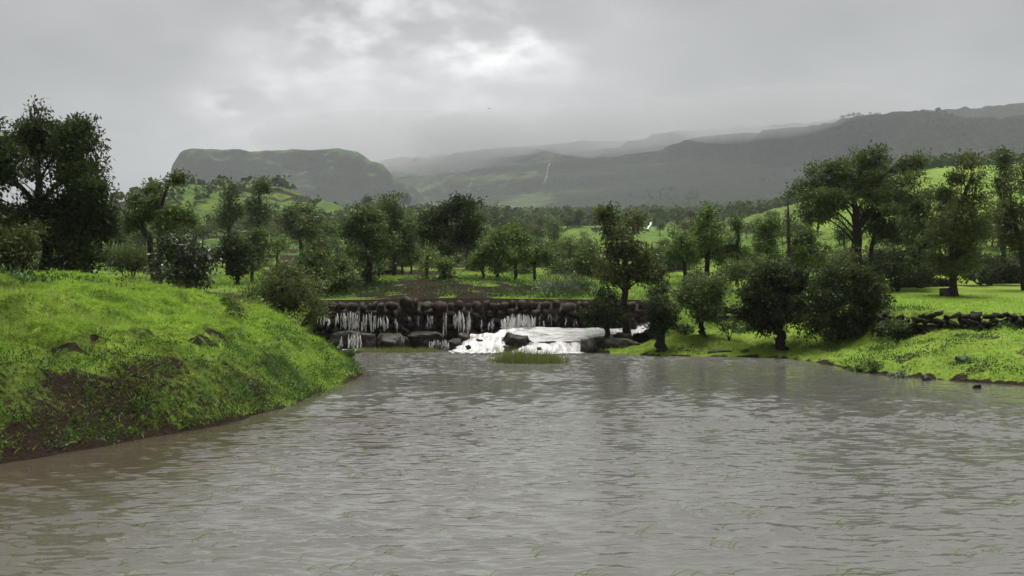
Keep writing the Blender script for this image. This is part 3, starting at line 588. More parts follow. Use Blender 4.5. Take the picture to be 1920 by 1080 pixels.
# lopped trees in the middle right
hero('lopped_tree', 'bright lopped tree with the tallest pointed top, middle right', 'tree', 1328, 68, [(1326, 520, 5), (1328, 450, 4), (1328, 395, 2.5)],
     [(1328, 392, 10, 14), (1326, 415, 14, 12), (1308, 430, 16, 12), (1345, 432, 16, 14), (1300, 455, 18, 14), (1328, 455, 20, 14), (1352, 460, 18, 16), (1315, 478, 24, 14), (1345, 485, 20, 14)], 'lime', L=.24, W=.11, dens=.95)
hero('lopped_tree', 'bright lopped tree left of the tallest pointed one, with a side tuft', 'tree', 1284, 66, [(1286, 520, 4), (1282, 470, 3), (1276, 440, 2)], [(1274, 445, 11, 12), (1284, 462, 18, 14), (1270, 480, 16, 12), (1294, 485, 18, 14), (1260, 472, 8, 8)], 'lime', L=.24, W=.11, dens=.95)
hero('lopped_tree', 'thin lopped tree like a spindle, right of the tallest pointed one', 'tree', 1384, 67, [(1383, 510, 3), (1383, 460, 2.5), (1385, 415, 1.5)], [(1384, 420, 7, 12), (1382, 440, 9, 14), (1380, 462, 12, 14), (1368, 480, 14, 14), (1396, 478, 10, 10)], 'lime', L=.22, W=.1, dens=.9, extra=False)
hero('lopped_tree', 'round-topped lopped tree left of the bare pole', 'tree', 1438, 70, [(1438, 520, 3.5), (1438, 470, 3), (1440, 430, 2)], [(1448, 415, 14, 12), (1430, 425, 14, 14), (1442, 440, 18, 14), (1432, 460, 18, 14), (1448, 470, 16, 16)], 'lime', L=.24, W=.11)
hero('bare_pole_tree', 'nearly bare dead pole of a lopped tree', 'tree', 1478, 66, [(1480, 520, 4), (1479, 450, 3.2), (1478, 410, 2.4), (1477, 374, 1)], [(1480, 415, 5, 12), (1478, 440, 6, 10)], 'mid', bark='barkgrey', dens=.35, L=.2, extra=False)
hero('leafy_tree', 'leafy tree behind the bare pole, left of the umbrella tree', 'tree', 1510, 70, [(1510, 520, 4), (1508, 470, 3)], [(1500, 440, 18, 16), (1520, 455, 22, 18), (1495, 475, 20, 18), (1530, 485, 24, 18)], 'lime', L=.24, W=.11)
hero('shrub', 'leafy thicket behind the thick-trunked near-black tree', 'shrub', 1420, 60, None, [(1400, 500, 30, 18), (1440, 495, 30, 18), (1370, 510, 24, 16)], 'mid', L=.22, W=.1)
hero('shrub', 'low leafy bush in the grass right of the narrow dark tree', 'shrub', 1278, 49.6, None, [(1275, 625, 14, 12), (1288, 618, 12, 12), (1262, 632, 10, 8)], 'mid', L=.14, W=.065)
hero('shrub', 'spreading bush left of the thick trunk of the near-black tree', 'shrub', 1408, 50, None, [(1400, 618, 20, 16), (1422, 612, 18, 18), (1385, 625, 12, 12)], 'dark', L=.15, W=.07)
hero('shrub', 'leafy bush at the left end of the low retaining wall', 'shrub', 1682, 41.6, None, [(1676, 606, 15, 12), (1694, 610, 13, 10), (1664, 612, 12, 12)], 'mid', L=.13, W=.06)
hero('shrub', 'low twiggy bush below the bushy tree on the right bank', 'shrub', 1368, 48, None, [(1365, 615, 16, 14), (1380, 605, 14, 14), (1348, 608, 12, 16)], 'mid', L=.13, W=.06, dens=.6)

# ------------------------------------------------------------------ wood in the middle distance (copies)
def variant(name, seed, kind):
    rng = np.random.default_rng(seed); lob = []
    if kind == 'round':
        n = 8
        for i in range(n):
            a = rng.uniform(0, 6.28); q = rng.uniform(.2, 1); lob.append((q * 1.7 * math.cos(a), q * 1.7 * math.sin(a), 3.2 + rng.uniform(-1, 1.5) * (1.1 - .6 * q), *rng.uniform(.8, 1.25, 2), rng.uniform(.65, 1.0)))
        tr = [(0, 0, -.3, .17), (rng.normal() * .1, 0, 1.4, .14), (rng.normal() * .2, 0, 3, .08)]
    elif kind == 'column':
        for i in range(7): lob.append((rng.normal() * .3, rng.normal() * .3, 1.6 + i * .62, *(rng.uniform(.6, 1.0, 2) * (1.25 - .11 * i)), .6))
        tr = [(0, 0, -.3, .15), (rng.normal() * .1, 0, 2, .11), (rng.normal() * .2, 0, 5.4, .03)]
    else:
        for i in range(6):
            a = i * 1.05; lob.append((1.1 * math.cos(a) * rng.uniform(.4, 1), 1.1 * math.sin(a) * rng.uniform(.4, 1), .9 + rng.uniform(-.2, .6), .9, .9, .75))
        tr = None
    return tree_meshes(name, seed, tr, lob, .42, .2, .9, 5, .2, 14)
VAR = {k: [variant(k, 500 + i * 7 + j, k) for i in range(4 if k == 'round' else 3)] for j, k in enumerate(('round', 'column', 'bush'))}
def place(kind, v, px, py, hpx, name, label, cat, group, leaf, y0=50):
    x, y, z = hit(px, py, y0) if isinstance(py, (int, float)) else py
    w, lv = VAR[kind][v % len(VAR[kind])]; unit = {'round': 5.2, 'column': 5.9, 'bush': 2.1}[kind]
    s = hpx * y / KF / unit
    t = thing(name, label, cat, (x, y, z - .1), group); t.scale = (s * random.uniform(.85, 1.15), s, s); t.rotation_euler = (0, 0, random.uniform(0, 6.28))
    a = obj('stems' if kind == 'bush' else 'trunk', w, M['bark'], t)
    b = obj('foliage' if kind == 'bush' else 'crown', lv, M['mid'], t)
    b.material_slots[0].link = 'OBJECT'; b.material_slots[0].material = M[leaf]
    return t
random.seed(7)
ORD = 'first second third fourth fifth sixth seventh eighth ninth tenth eleventh twelfth thirteenth fourteenth fifteenth sixteenth seventeenth eighteenth nineteenth twentieth'.split() + ['twenty-' + w for w in 'first second third fourth fifth sixth seventh eighth ninth'.split()]
zones = [  # px range, base py range, height px, count, label, group
    (395, 660, 428, 470, (34, 58), 20, 'hazy tree below the flat-topped mountain', 'trees below the flat-topped mountain'),
    (660, 930, 425, 480, (36, 62), 26, 'tree in the wood behind the big spreading tree', 'wood behind the big spreading tree'),
    (590, 800, 486, 524, (52, 86), 13, 'tree in the dense stand left of the brown field', 'dense stand left of the brown field'),
    (870, 1100, 470, 505, (34, 60), 10, 'tree on the terraces behind the grove', 'trees on the terraces behind the grove'),
    (930, 1110, 440, 510, (28, 52), 22, 'tree in the misty hollow right of the grove', 'trees in the misty hollow'),
    (985, 1480, 412, 446, (18, 34), 26, 'small hazy tree on the valley floor below the dark escarpment', 'hazy trees on the valley floor'),
    (1225, 1500, 448, 500, (30, 55), 20, 'tree behind the lopped trees, middle right', 'trees behind the lopped trees'),
    (1500, 1920, 440, 485, (40, 80), 16, 'tree in the wood behind the umbrella tree', 'wood behind the umbrella tree'),
    (200, 400, 440, 480, (40, 70), 9, 'tree behind the leaning tree and the glossy bush', 'trees behind the glossy bush')]
for (a, b, c, d, hh, n, lab, grp) in zones:
    for i in range(n):
        kind = random.choice(['round', 'round', 'column'])
        place(kind, i, a + (b - a) * (i + random.uniform(.1, .9)) / n, random.uniform(c, d), random.uniform(*hh) * (1.15 if kind == 'column' else 1), 'round_tree' if kind == 'round' else 'column_tree',
              ('rounded ' if kind == 'round' else 'upright ') + lab + ', ' + ORD[i] + ' from left', 'tree', grp, random.choice(['mid', 'mid', 'olive', 'lime']))
for (px, py, hp, lab) in ((758, 392, 34, 'lone dark round tree on the skyline of the middle wood'), (492, 352, 22, 'lone tree on top of the small hill before the mesa'), (690, 398, 34, 'round tree on the ridge of the middle wood, left of the lone dark one')):
    place('round', 1, px, py + 4, hp, 'round_tree', lab, 'tree', None, 'dark')
bz = [(395, 640, 470, 540, (14, 26), 14, 'shrub on the terraced plots left of the dam', 'shrubs on the left terraced plots'),
      (700, 1090, 470, 516, (14, 26), 24, 'shrub on the terraces behind the brown field', 'shrubs on the middle terraces'),
      (1210, 1480, 490, 560, (18, 34), 18, 'bush in the undergrowth below the lopped trees', 'undergrowth below the lopped trees'),
      (1490, 1920, 470, 512, (22, 40), 16, 'bush in the dark undergrowth behind the walled meadow', 'undergrowth behind the meadow'),
      (0, 300, 470, 512, (20, 36), 10, 'bush in the dim undergrowth behind the left bank', 'undergrowth behind the left bank')]
for (a, b, c, d, hh, n, lab, grp) in bz:
    for i in range(n):
        place('bush', i, a + (b - a) * (i + random.uniform(.1, .9)) / n, random.uniform(c, d), random.uniform(*hh), 'shrub', lab + ', ' + ORD[i] + ' from left', 'shrub', grp, random.choice(['mid', 'olive', 'dark']), 44 if a == 0 else 54)

# far wood: too far off to count
def far_wood():
    rng = np.random.default_rng(5); n = 21000
    y = 300 + 1130 * rng.uniform(0, 1, n) ** 1.4 ; x = rng.uniform(-.56, .56, n) * y
    m = fbm(x / 70, y / 70, 101, 4); keep = (m > ip(y, [180, 300, 600, 900, 1100, 1430], [.50, .50, .46, .45, .52, .60]))
    keep &= ~((np.hypot((x + 113) / 70, (y - 390) / 90) < 1) & (rng.random(n) < .8))
    keep &= ~((y < 420) & (rng.random(n) < .35))
    keep &= ~((x / y > .36) & (y < 480) & (m < .62))
    x, y = x[keep], y[keep]; z = terrain(x, y); k = len(x); q = 20
    r = rng.uniform(1.6, 3.4, k) * ip(y, [260, 600], [.8, 1.15])
    c = np.stack([x, y, z + r * .9], 1)
    v = rng.normal(size=(k, q, 3)); v /= np.linalg.norm(v, axis=2)[..., None]
    p = c[:, None] + v * (r[:, None, None] * rng.uniform(.4, 1, (k, q, 1)))
    nrm = v + rng.normal(size=v.shape) * .5; a = np.cross(nrm, np.array([.3, .2, 1.0])); a /= np.linalg.norm(a, axis=2)[..., None] + 1e-9
    b = np.cross(nrm, a); b /= np.linalg.norm(b, axis=2)[..., None] + 1e-9
    s = r[:, None, None] * rng.uniform(.2, .42, (k, q, 1))
    V = np.stack([p - a * s, p - b * s, p + a * s, p + b * s * .9], 2).reshape(-1, 3)
    return mesh('forest', V, np.arange(len(V)).reshape(-1, 4), {'tint': ('FACE', np.clip(np.repeat(rng.normal(.4, .2, k), q) + rng.normal(size=k * q) * .1, 0, 1))})
obj('forest', far_wood(), M['far'], label='far-off wood scattered over hills and mountain slopes', cat='forest', kind='stuff')

# ------------------------------------------------------------------ the dam and the walls
STONES = [rock_mesh('stone', (1, 1, 1), 2, 300 + i, .62, .5) for i in range(12)]
WSTONES = [rock_mesh('wall_stone', (1, 1, 1), 2, 330 + i, .62, .5) for i in range(12)]
def stone_wall(name, label, pts, zb, zt, sw, sh, depth, seed):
    """dry stone wall: pts = [(x, y)...] plan line, zb/zt = functions of x giving foot and top"""
    rng = np.random.default_rng(seed); pts = np.array(pts, float)
    seg = np.hypot(*np.diff(pts, axis=0).T); cum = np.concatenate([[0], np.cumsum(seg)]); Lt = cum[-1]
    P = lambda s: (np.interp(s, cum, pts[:, 0]), np.interp(s, cum, pts[:, 1]))
    x0, y0 = P(0); root = thing(name, label, 'wall', (x0, y0, zb(x0)))
    base = np.array([x0, y0, zb(x0)])
    # dark rubble core behind the facing stones
    ss = np.linspace(0, Lt, 30); V = []
    for s in ss:
        x, y = P(s); V += [(x, y + depth * .55, zb(x) - .4), (x, y + depth * .55, zt(x) - .34), (x, y + depth * 1.3, zt(x) - .34), (x, y + depth * 1.3, zb(x) - .4)]
    V = np.array(V) - base; F = []
    for i in range(29):
        for j in range(4): F.append((i * 4 + j, i * 4 + (j + 1) % 4, i * 4 + 4 + (j + 1) % 4, i * 4 + 4 + j))
    obj('core', mesh('core', V, np.array(F)), M['stone'], root)
    n = 0
    zc = 0.0; row = 0
    hmax = max(zt(P(s)[0]) - zb(P(s)[0]) for s in ss)
    while zc < hmax - .5 * sh and n < 298:
        h = sh * rng.uniform(.85, 1.2) * (1.15 if zc > hmax * .55 else .9); s = -rng.uniform(0, sw)
        while s < Lt and n < 298:
            w = sw * rng.choice([.55, .75, .95, 1.2, 1.5]); x, y = P(min(max(s + w / 2, 0), Lt))
            q = (zt(x) - zb(x)) / hmax; zz = zb(x) + zc * q + rng.normal() * .06
            if n < 298:
                o = obj('stone', (STONES if name == 'stone_dam' else WSTONES)[rng.integers(12)], M['stone' if name == 'stone_dam' else 'wall'], root)
                o.location = (x - base[0], y + depth * .45 + rng.normal() * .05 - base[1], zz + h / 2 - base[2])
                o.scale = (w * rng.uniform(.98, 1.12), depth * rng.uniform(.85, 1.25), q * h * rng.uniform(1.0, 1.45)); o.rotation_euler = (rng.normal() * .2, rng.normal() * .38, rng.normal() * .3)
                n += 1
            s += w
        zc += h; row += 1
    return root
xp = lambda px, Y: (px - 960) / KF * Y
stone_wall('stone_dam', 'long dry-stone dam of dark boulders with water spilling through it', [(xp(590, 53), 53.1), (xp(800, 53), 52.9), (xp(1210, 53), 52.8)], lambda x: .55, lambda x: 2.62 + .1 * math.sin(x * .9), .52, .40, .75, 11)
stone_wall('terrace_wall', 'low dark stone retaining wall under the bright meadow at right', [(16.0, 42.9), (16.6, 42.3), (18, 41.95), (21.6, 42.05), (26, 41.5)], lambda x: ip(x, [15, 22], [1.25, 1.15]) - .1, lambda x: ip(x, [15, 16, 22], [1.7, 1.9, 1.95]), .36, .2, .6, 12)
stone_wall('terrace_wall', 'broken stone wall on the right bank between bushy tree and near-black tree', [(xp(1335, 53), 53), (xp(1420, 53), 52.6)], lambda x: H1(x, 52.5) - .25, lambda x: H1(x, 52.5) + .75, .5, .36, .6, 13)
stone_wall('terrace_wall', 'low stone wall at the back left of the walled meadow', [(xp(1680, 60), 60.2), (xp(1745, 60), 60.6), (xp(1800, 60), 61)], lambda x: H1(x, 60) - .1, lambda x: H1(x, 60) + .7, .5, .34, .5, 14)
stone_wall('terrace_wall', 'dark stone wall behind the walled meadow at the right edge', [(xp(1845, 64), 64), (xp(1930, 64), 63.6)], lambda x: H1(x, 64) - .1, lambda x: H1(x, 64) + 1.0, .5, .36, .5, 15)

def boulder(px, py0, py1, wpx, Y, seed, label, m='boulder', depth=1.2, k=9, box=.6, name='boulder'):
    """boulder whose front covers photo rows py0..py1 at distance Y"""
    s = Y / KF; w = wpx * s; z1 = CAMZ + (540 - py0) * s; z0 = CAMZ + (540 - py1) * s - .25
    me = rock_mesh(name, (w, depth, z1 - z0), k, seed, box + .15, .42)
    return obj(name, me, M[m], None, ((px - 960) * s, Y + depth / 2, (z0 + z1) / 2), label, 'boulder', None)
boulder(645, 619, 657, 76, 51.2, 401, 'dark rock ledge below the left water curtain of the dam', depth=2.0)
boulder(688, 624, 657, 34, 50.2, 402, 'black boulder right of the widest spout at the left')
boulder(728, 622, 657, 58, 50.3, 403, 'wide flat-topped boulder, second right of the left spout', depth=1.8)
boulder(755, 627, 657, 30, 50.0, 404, 'boulder carrying a thin trickle below the dam')
boulder(795, 622, 657, 76, 50.6, 405, 'overhanging slab with a green plant at its left corner', depth=2.0)
boulder(850, 632, 657, 30, 49.9, 406, 'small brown boulder left of the first white rapid', depth=.9)
boulder(870, 622, 645, 26, 50.9, 407, 'stone at the head of the first white rapid', depth=.8)
boulder(957, 624, 658, 34, 49.7, 408, 'upright dark boulder splitting the two white rapids', depth=1.0, box=.75)
boulder(972, 630, 658, 36, 49.5, 409, 'square boulder right of the rapid-splitting one', depth=.9, box=.75)
boulder(948, 646, 660, 26, 49.2, 410, 'low stone at the water in front of the rapid-splitting boulder', depth=.6)
boulder(924, 648, 660, 22, 49.3, 411, 'small wet stone amid the first white rapid', depth=.6)
for (px, p0, p1, w, Y_, sd, lab) in ((900, 634, 650, 16, 50.2, 431, 'small dark stone breaking the upper part of the first rapid'), (878, 646, 658, 14, 49.5, 432, 'small stone near the left foot of the first rapid'), (1022, 626, 640, 24, 50.6, 433, 'flat stone at the head of the biggest rapid'), (1052, 644, 656, 14, 49.3, 434, 'small stone in the middle of the biggest rapid'), (1085, 622, 634, 22, 51.2, 435, 'stone breaking the brownish sheet near its right end'), (1000, 619, 627, 22, 51.8, 436, 'low stone in the brownish sheet under the dome-shaped gush'), (1012, 650, 661, 14, 48.9, 437, 'wet stone at the foot of the biggest rapid')):
    boulder(px, p0, p1, w, Y_, sd, lab, depth=.5, k=6)
boulder(1150, 632, 662, 125, 48.2, 412, 'broad mossy rock shelf carrying the small bushy tree', 'mossy', depth=2.6, k=14)
boulder(1106, 634, 662, 38, 47.9, 413, 'block at the left end of the mossy rock shelf', 'mossy', depth=1.2)
boulder(1186, 594, 612, 30, 52.3, 414, 'round brown boulder at the foot of the dam near the curved trunk', 'boulder', depth=.9, box=.2)
boulder(1172, 622, 634, 34, 50.4, 415, 'dark stone by the roots of the curved-trunk tree', 'boulder', depth=.8)
boulder(1835, 719, 726, 17, 31.0, 416, 'small dark stone in the water near the right edge', 'boulder', depth=.25, k=5)
boulder(1742, 703, 713, 22, 33.6, 417, 'brown stone on the shore of the right bank', 'boulder', depth=.4, k=6)
boulder(1812, 668, 688, 28, 35.5, 418, 'dark stone in the hollow of the right bank', 'boulder', depth=.6, k=6)
boulder(1905, 672, 686, 22, 35.5, 419, 'stone near the right edge on the grassy bank', 'boulder', depth=.5, k=6)
boulder(1288, 652, 668, 40, 46.2, 420, 'low dark stone at the waterline right of the narrow dark tree', 'mossy', depth=.8, k=6)
boulder(1350, 655, 668, 60, 45.8, 421, 'long low dark stone at the waterline below the bushy tree', 'mossy', depth=.8, k=8)
boulder(1402, 652, 668, 26, 45.6, 422, 'small stone at the waterline left of the thick-trunked tree', 'mossy', depth=.6, k=6)
boulder(1775, 538, 556, 20, 52.0, 423, 'stone leaning at the foot of the meadow tree', 'boulder', depth=.5, k=6)
boulder(72, 878, 884, 22, 17.2, 424, 'small dark stone in the shallows at the left edge', 'boulder', depth=.2, k=5)

# ------------------------------------------------------------------ falling water
def strand_mesh(h, w, seed, lean=0.0, out=.12):
    rng = np.random.default_rng(seed); n = 9; t = np.linspace(0, 1, n)
    cx = np.cumsum(rng.normal(size=n)) * .012 + lean * t; ww = w * (1 + .5 * t) * rng.uniform(.55, 1.25, n) * np.minimum(1, .3 + 3 * t) * (1 - .55 * t ** 4)
    V = []
    for i in range(n):
        yo = -out * t[i] ** .6
        V += [(cx[i] - ww[i] / 2, yo + .03, -h * t[i]), (cx[i] - ww[i] * .2, yo - .03, -h * t[i]), (cx[i] + ww[i] * .2, yo - .03, -h * t[i]), (cx[i] + ww[i] / 2, yo + .03, -h * t[i])]
    return mesh('strand', np.array(V), grid_faces(4, n), {'edge': ('POINT', np.repeat(1 - .8 * t ** 2.5, 4) * np.tile([.55, 1, 1, .55], n))}, smooth=True)
def fall(label, strands, Y=52.55, m='strand', name='waterfall'):
    """strands: (px, py top, py bottom, width px)"""
    s = Y / KF; px0 = sum(a[0] for a in strands) / len(strands); z0 = CAMZ + (540 - max(a[2] for a in strands)) * s
    root = thing(name, label, 'waterfall', ((px0 - 960) * s, Y, z0))
    for i, (px, t, b, w) in enumerate(strands):
        k = max(2, int(round(w / 1.6)))
        for j in range(k):
            SEED[0] += 1; r = random.Random(SEED[0]); hh = (b - t) * r.uniform(.55, 1.1); tt = t + (b - t - hh) * r.uniform(0, 1)
            obj('strand', strand_mesh(hh * s, w / k * s * r.uniform(.4, 2.0), SEED[0], r.gauss(0, .03), .1 + .003 * w), M[m], root, ((px + (j + .5 - k / 2) * w / k * 1.25 + r.gauss(0, .7) - px0) * s, r.gauss(0, .03), CAMZ + (540 - tt) * s - z0))
fall('wide curtain of white strands at the left end of the dam', [(600, 588, 612, 3), (607, 585, 612, 3), (614, 586, 612, 4), (631, 586, 616, 4), (643, 586, 620, 8), (652, 586, 622, 6), (660, 586, 624, 7), (666, 586, 624, 5), (671, 587, 624, 3),
    (679, 600, 624, 3), (684, 588, 624, 6), (695, 584, 624, 6), (704, 590, 622, 5), (711, 592, 622, 4), (718, 591, 622, 5), (725, 592, 620, 4)], m='foam')
fall('single short trickle right of the left curtain', [(745, 601, 626, 5), (742, 597, 612, 2)])
fall('thin slanting trickle in the middle of the dam wall', [(768, 592, 604, 2)])
fall('faint pair of thin strands left of the middle spout', [(784, 590, 620, 2.5), (800, 590, 622, 3), (808, 591, 620, 4)])
fall('lone bright spout in the middle of the dam', [(835, 586, 632, 5), (832, 604, 632, 4)], m='foam')
fall('short broad curtain right of the lone bright spout', [(854, 587, 622, 5), (858, 590, 622, 5), (865, 583, 626, 8), (875, 588, 628, 5), (881, 584, 626, 4)], m='foam')
fall('three thin slanting threads left of the dome-shaped fall', [(903, 599, 626, 3), (921, 600, 626, 4), (925, 598, 622, 2)])
fall('dome-shaped gush bursting from the dam\'s middle right', [(944, 599, 622, 8), (950, 596, 622, 10), (958, 592, 620, 12), (966, 589, 619, 13), (974, 588, 618, 13), (983, 589, 618, 13), (991, 591, 618, 12), (998, 595, 618, 9)], Y=52.4, m='foam')
fall('sparse thin threads right of the dome-shaped gush', [(1004, 588, 616, 3), (1012, 588, 616, 3), (1020, 600, 616, 2.5), (1031, 587, 616, 3), (1043, 588, 612, 2)])
fall('two short spouts at the dam\'s right end', [(1062, 594, 614, 3.5), (1077, 596, 614, 5)])
fall('broad spout pouring off the left ledge into the river', [(660, 626, 656, 12), (668, 626, 656, 12)], Y=50.2, m='foam')
fall('thin slanting trickle off the left ledge beside the bank', [(641, 632, 656, 4), (636, 645, 656, 6)], Y=50.1)
fall('thin trickle over the boulder below the middle of the dam', [(755, 627, 655, 5)], Y=49.7)
fall('low wide step of white water left of the first rapid', [(810, 640, 657, 10), (820, 637, 657, 11), (830, 637, 657, 10), (838, 640, 657, 8)], Y=49.5)
fall('side stream dropping past the dam behind the narrow dark tree', [(1222, 572, 605, 8), (1232, 570, 610, 8), (1240, 572, 606, 6)], Y=54.0)

def patch(name, label, rows, mat_, n=40, seed=0, amp=.10, cat='rapids', kind=None):
    """sheet of running water: rows of (px left, px right, py, Y) from the lip to the pool"""
    A = []
    for (a, b, py, Y) in rows: p2 = py if not isinstance(py, tuple) else py[1]; p1 = py if not isinstance(py, tuple) else py[0]; A.append([np.array(at(a, p1, Y)), np.array(at(b, p2, Y))])
    A = np.array(A); m = 7 * len(rows); tt = np.linspace(0, len(rows) - 1, m); k = np.arange(len(rows))
    Lx = np.stack([np.interp(tt, k, A[:, 0, i]) for i in range(3)], 1); Rx = np.stack([np.interp(tt, k, A[:, 1, i]) for i in range(3)], 1)
    u = np.linspace(0, 1, n)
    V = Lx[:, None] * (1 - u)[None, :, None] + Rx[:, None] * u[None, :, None]
    V[..., 2] += (fbm(V[..., 0] * 2.2, V[..., 1] * 2.2, seed, 3) - .5) * amp * 3.2; V[..., 0] += (fbm(V[..., 1] * 1.5 + 9, V[..., 2] * 3, seed + 2, 3) - .5) * .35
    ed = np.minimum(np.minimum(u, 1 - u)[None, :] * 7, np.minimum(np.linspace(0, 1, m) * 6 + .75, 2)[:, None]); ed = np.clip(ed, 0, 1).ravel()
    o = V.reshape(-1, 3); c = o.mean(0); c[2] = o[:, 2].min()
    return obj(name, mesh(name, o - c, grid_faces(n, m), {'edge': ('POINT', ed)}, smooth=True), M[mat_], None, tuple(c), label, cat, None, kind)
patch('rapids', 'first white rapid, left of the upright dark boulder', [(885, 985, (627, 616), 52.0), (868, 956, (640, 621), 51.0), (860, 950, (647, 631), 50.3), (852, 948, (653, 645), 49.7), (846, 950, (658, 655), 49.2), (842, 952, 661, 48.7)], 'foam', seed=3)
patch('rapids', 'biggest white rapid between the square boulder and the mossy shelf', [(1002, 1120, (634, 630), 50.5), (992, 1108, (639, 635), 50.0), (982, 1100, (646, 643), 49.5), (968, 1096, (654, 652), 49.0), (952, 1094, 661, 48.4)], 'foam', seed=4)
patch('rapids', 'brownish sheet of shallow water streaming along the foot of the dam', [(935, 1130, 614, 52.5), (940, 1160, 620, 51.6), (960, 1150, 629, 50.6), (985, 1130, 635, 50.1), (995, 1120, 641, 49.7)], 'rapid', seed=5, amp=.05)
patch('rapids', 'white chute coming down from the right behind the curved trunk', [(1205, 1245, 602, 53.6), (1170, 1222, 611, 52.8), (1120, 1210, 621, 51.9), (1080, 1180, 630, 50.8)], 'foam', seed=6)

# froth drifting off the rapids
def froth(label, a, b, Y0, Y1, seed):
    xs = np.linspace(xp(a, Y0), xp(b, Y0), 24); ys = np.linspace(Y1, Y0, 10); X, Y = np.meshgrid(xs, ys); e = np.minimum(np.linspace(0, 1, 24), np.linspace(1, 0, 24)) * 4
    ed = np.clip(e[None, :] * np.linspace(0, 1.1, 10)[:, None], 0, 1)
    o = np.stack([X.ravel(), Y.ravel(), np.full(X.size, .035) + .02 * fbm(X.ravel() * 3, Y.ravel() * 3, seed, 2)], 1); c = o.mean(0); c[2] = 0
    obj('foam', mesh('foam', o - c, grid_faces(24, 10), {'edge': ('POINT', ed.ravel())}, True), M['foam'], None, tuple(c), label, 'foam')
froth('froth on the pool below the first white rapid', 835, 960, 49.3, 46.8, 31)
froth('froth on the pool below the biggest white rapid', 950, 1100, 48.8, 46.2, 32)
froth('froth under the broad spout at the left', 640, 690, 50.2, 48.9, 33)
# distant waterfalls on the mountains
def far_fall(label, pts, w0, w1, y0, m='farfall'):
    P = [np.array(hit(a, b, y0)) for a, b in pts]; P = np.array(P); n = 14; t = np.linspace(0, 1, n); k = np.linspace(0, 1, len(P))
    Q = np.stack([np.interp(t, k, P[:, i]) for i in range(3)], 1)
    Q[:, 1] -= 4 + .004 * Q[:, 1]; g = terrain(Q[:, 0], Q[:, 1]); Q[:, 2] = np.maximum(Q[:, 2], g + 1.0)
    Q[:, 0] += (vnoise(t * 6, t * 0 + 3, int(pts[0][0])) - .5) * 2.5 * Q[:, 1] / KF
    w = (w0 + (w1 - w0) * t) * Q[:, 1] / KF * (1 + .35 * (vnoise(t * 9, t * 0, 7) - .5))
    base = Q[-1].copy(); V = []
    for i in range(n): V += [Q[i] - base + [-w[i] / 2, 0, 0], Q[i] - base + [0, -w[i] * .3, 0], Q[i] - base + [w[i] / 2, 0, 0]]
    obj('waterfall', mesh('waterfall', np.array(V), grid_faces(3, n), {'edge': ('POINT', np.ones(3 * n))}, smooth=True), M[m], None, tuple(base), label, 'waterfall')
far_fall('tall thin waterfall on the hazy slope left of the dark escarpment', [(1031, 308), (1026, 320), (1022, 335), (1019, 346)], 1.3, .8, 1000)
far_fall('faint thin waterfall on the hazy middle slope', [(887, 336), (882, 350), (876, 364)], .7, .8, 1000)
far_fall('bright waterfall in the middle distance above the lopped trees', [(1228, 400), (1222, 408), (1216, 420), (1211, 433)], 2.2, 3.8, 120, 'nearfall')
far_fall('small twin waterfall right of the bright middle-distance one', [(1258, 402), (1254, 409), (1252, 416)], 1.2, 1.6, 120)

# ------------------------------------------------------------------ grass and weeds
def blades(name, n, box, test, hgt, wid, m, label, seed, lean=.45, z_of=None):
    rng = np.random.default_rng(seed); x = rng.uniform(box[0], box[1], n); y = rng.uniform(box[2], box[3], n)
    z = terrain(x, y) if z_of is None else np.full(n, z_of)
    k = test(x, y, z, rng); x, y, z = x[k], y[k], z[k]; n = len(x)
    h = hgt * rng.uniform(.45, 1.35, n) * (.6 + .8 * fbm(x * .9, y * .9, seed + 5, 3)); a = rng.uniform(0, 6.283, n)
    w = wid * rng.uniform(.7, 1.3, n)
    la = rng.normal(size=(n, 2)) * lean + np.array([.18, -.12])
    b = np.stack([x, y, z - .01], 1); ll = np.hypot(la[:, 0], la[:, 1]) + 1e-6; side = np.stack([-la[:, 1] / ll + .4 * np.cos(a), la[:, 0] / ll + .4 * np.sin(a), a * 0], 1) * w[:, None] / 2
    tip = b + np.stack([la[:, 0] * h, la[:, 1] * h, h], 1)
    V = np.stack([b - side, b + side, tip], 1).reshape(-1, 3)
    tint = np.clip((cover(x, y, z)[1] * .95 + .04 if z_of is None else .5) + rng.normal(size=n) * .10, 0, 1)
    return obj(name, mesh(name, V, np.arange(3 * n).reshape(-1, 3), {'tint': ('FACE', tint)}), M[m], None, None, label, 'grass', None, 'stuff')
def t_left(x, y, z, rng):
    d = shore_d(x, y); ok = (d > -.05) & (z > .01); so, _ = cover(x[ok], y[ok], z[ok]); r = ok.copy(); r[ok] = rng.random(ok.sum()) > so * 1.25; return r
blades('grass', 430000, (-22, -4.8, 17, 46), t_left, .11, .017, 'grass', 'lush green grass covering the left bank', 1, 1.15)
def t_dry(x, y, z, rng):
    d = shore_d(x, y); return (d > 3.2) & (fbm(x * .5, y * .5, 55, 3) > .5)
blades('tall_grass', 26000, (-22, -8, 20, 40), t_dry, .30, .016, 'drygrass', 'taller pale seeding grass along the crest of the left bank', 2)
def t_right(x, y, z, rng):
    d = shore_d(x, y); ok = (d > .1) & (z > .06); so, _ = cover(x[ok], y[ok], z[ok]); r = ok.copy(); r[ok] = rng.random(ok.sum()) > so * 1.1; return r
blades('grass', 60000, (3.5, 26, 31, 54), t_right, .10, .034, 'grass', 'bright short grass on the right bank and walled meadow', 3, 1.5)
blades('reed_grass', 5200, (-.95, 2.45, 40.4, 43.6), lambda x, y, z, rng: (np.hypot((x - .75 - (41.9 - y) * .35) / 1.65, (y - 41.9) / 1.1) < .55 + .5 * rng.random(len(x))), .55, .028, 'drygrass', 'pale green grass tuft standing in the river', 4, .35, -.06)
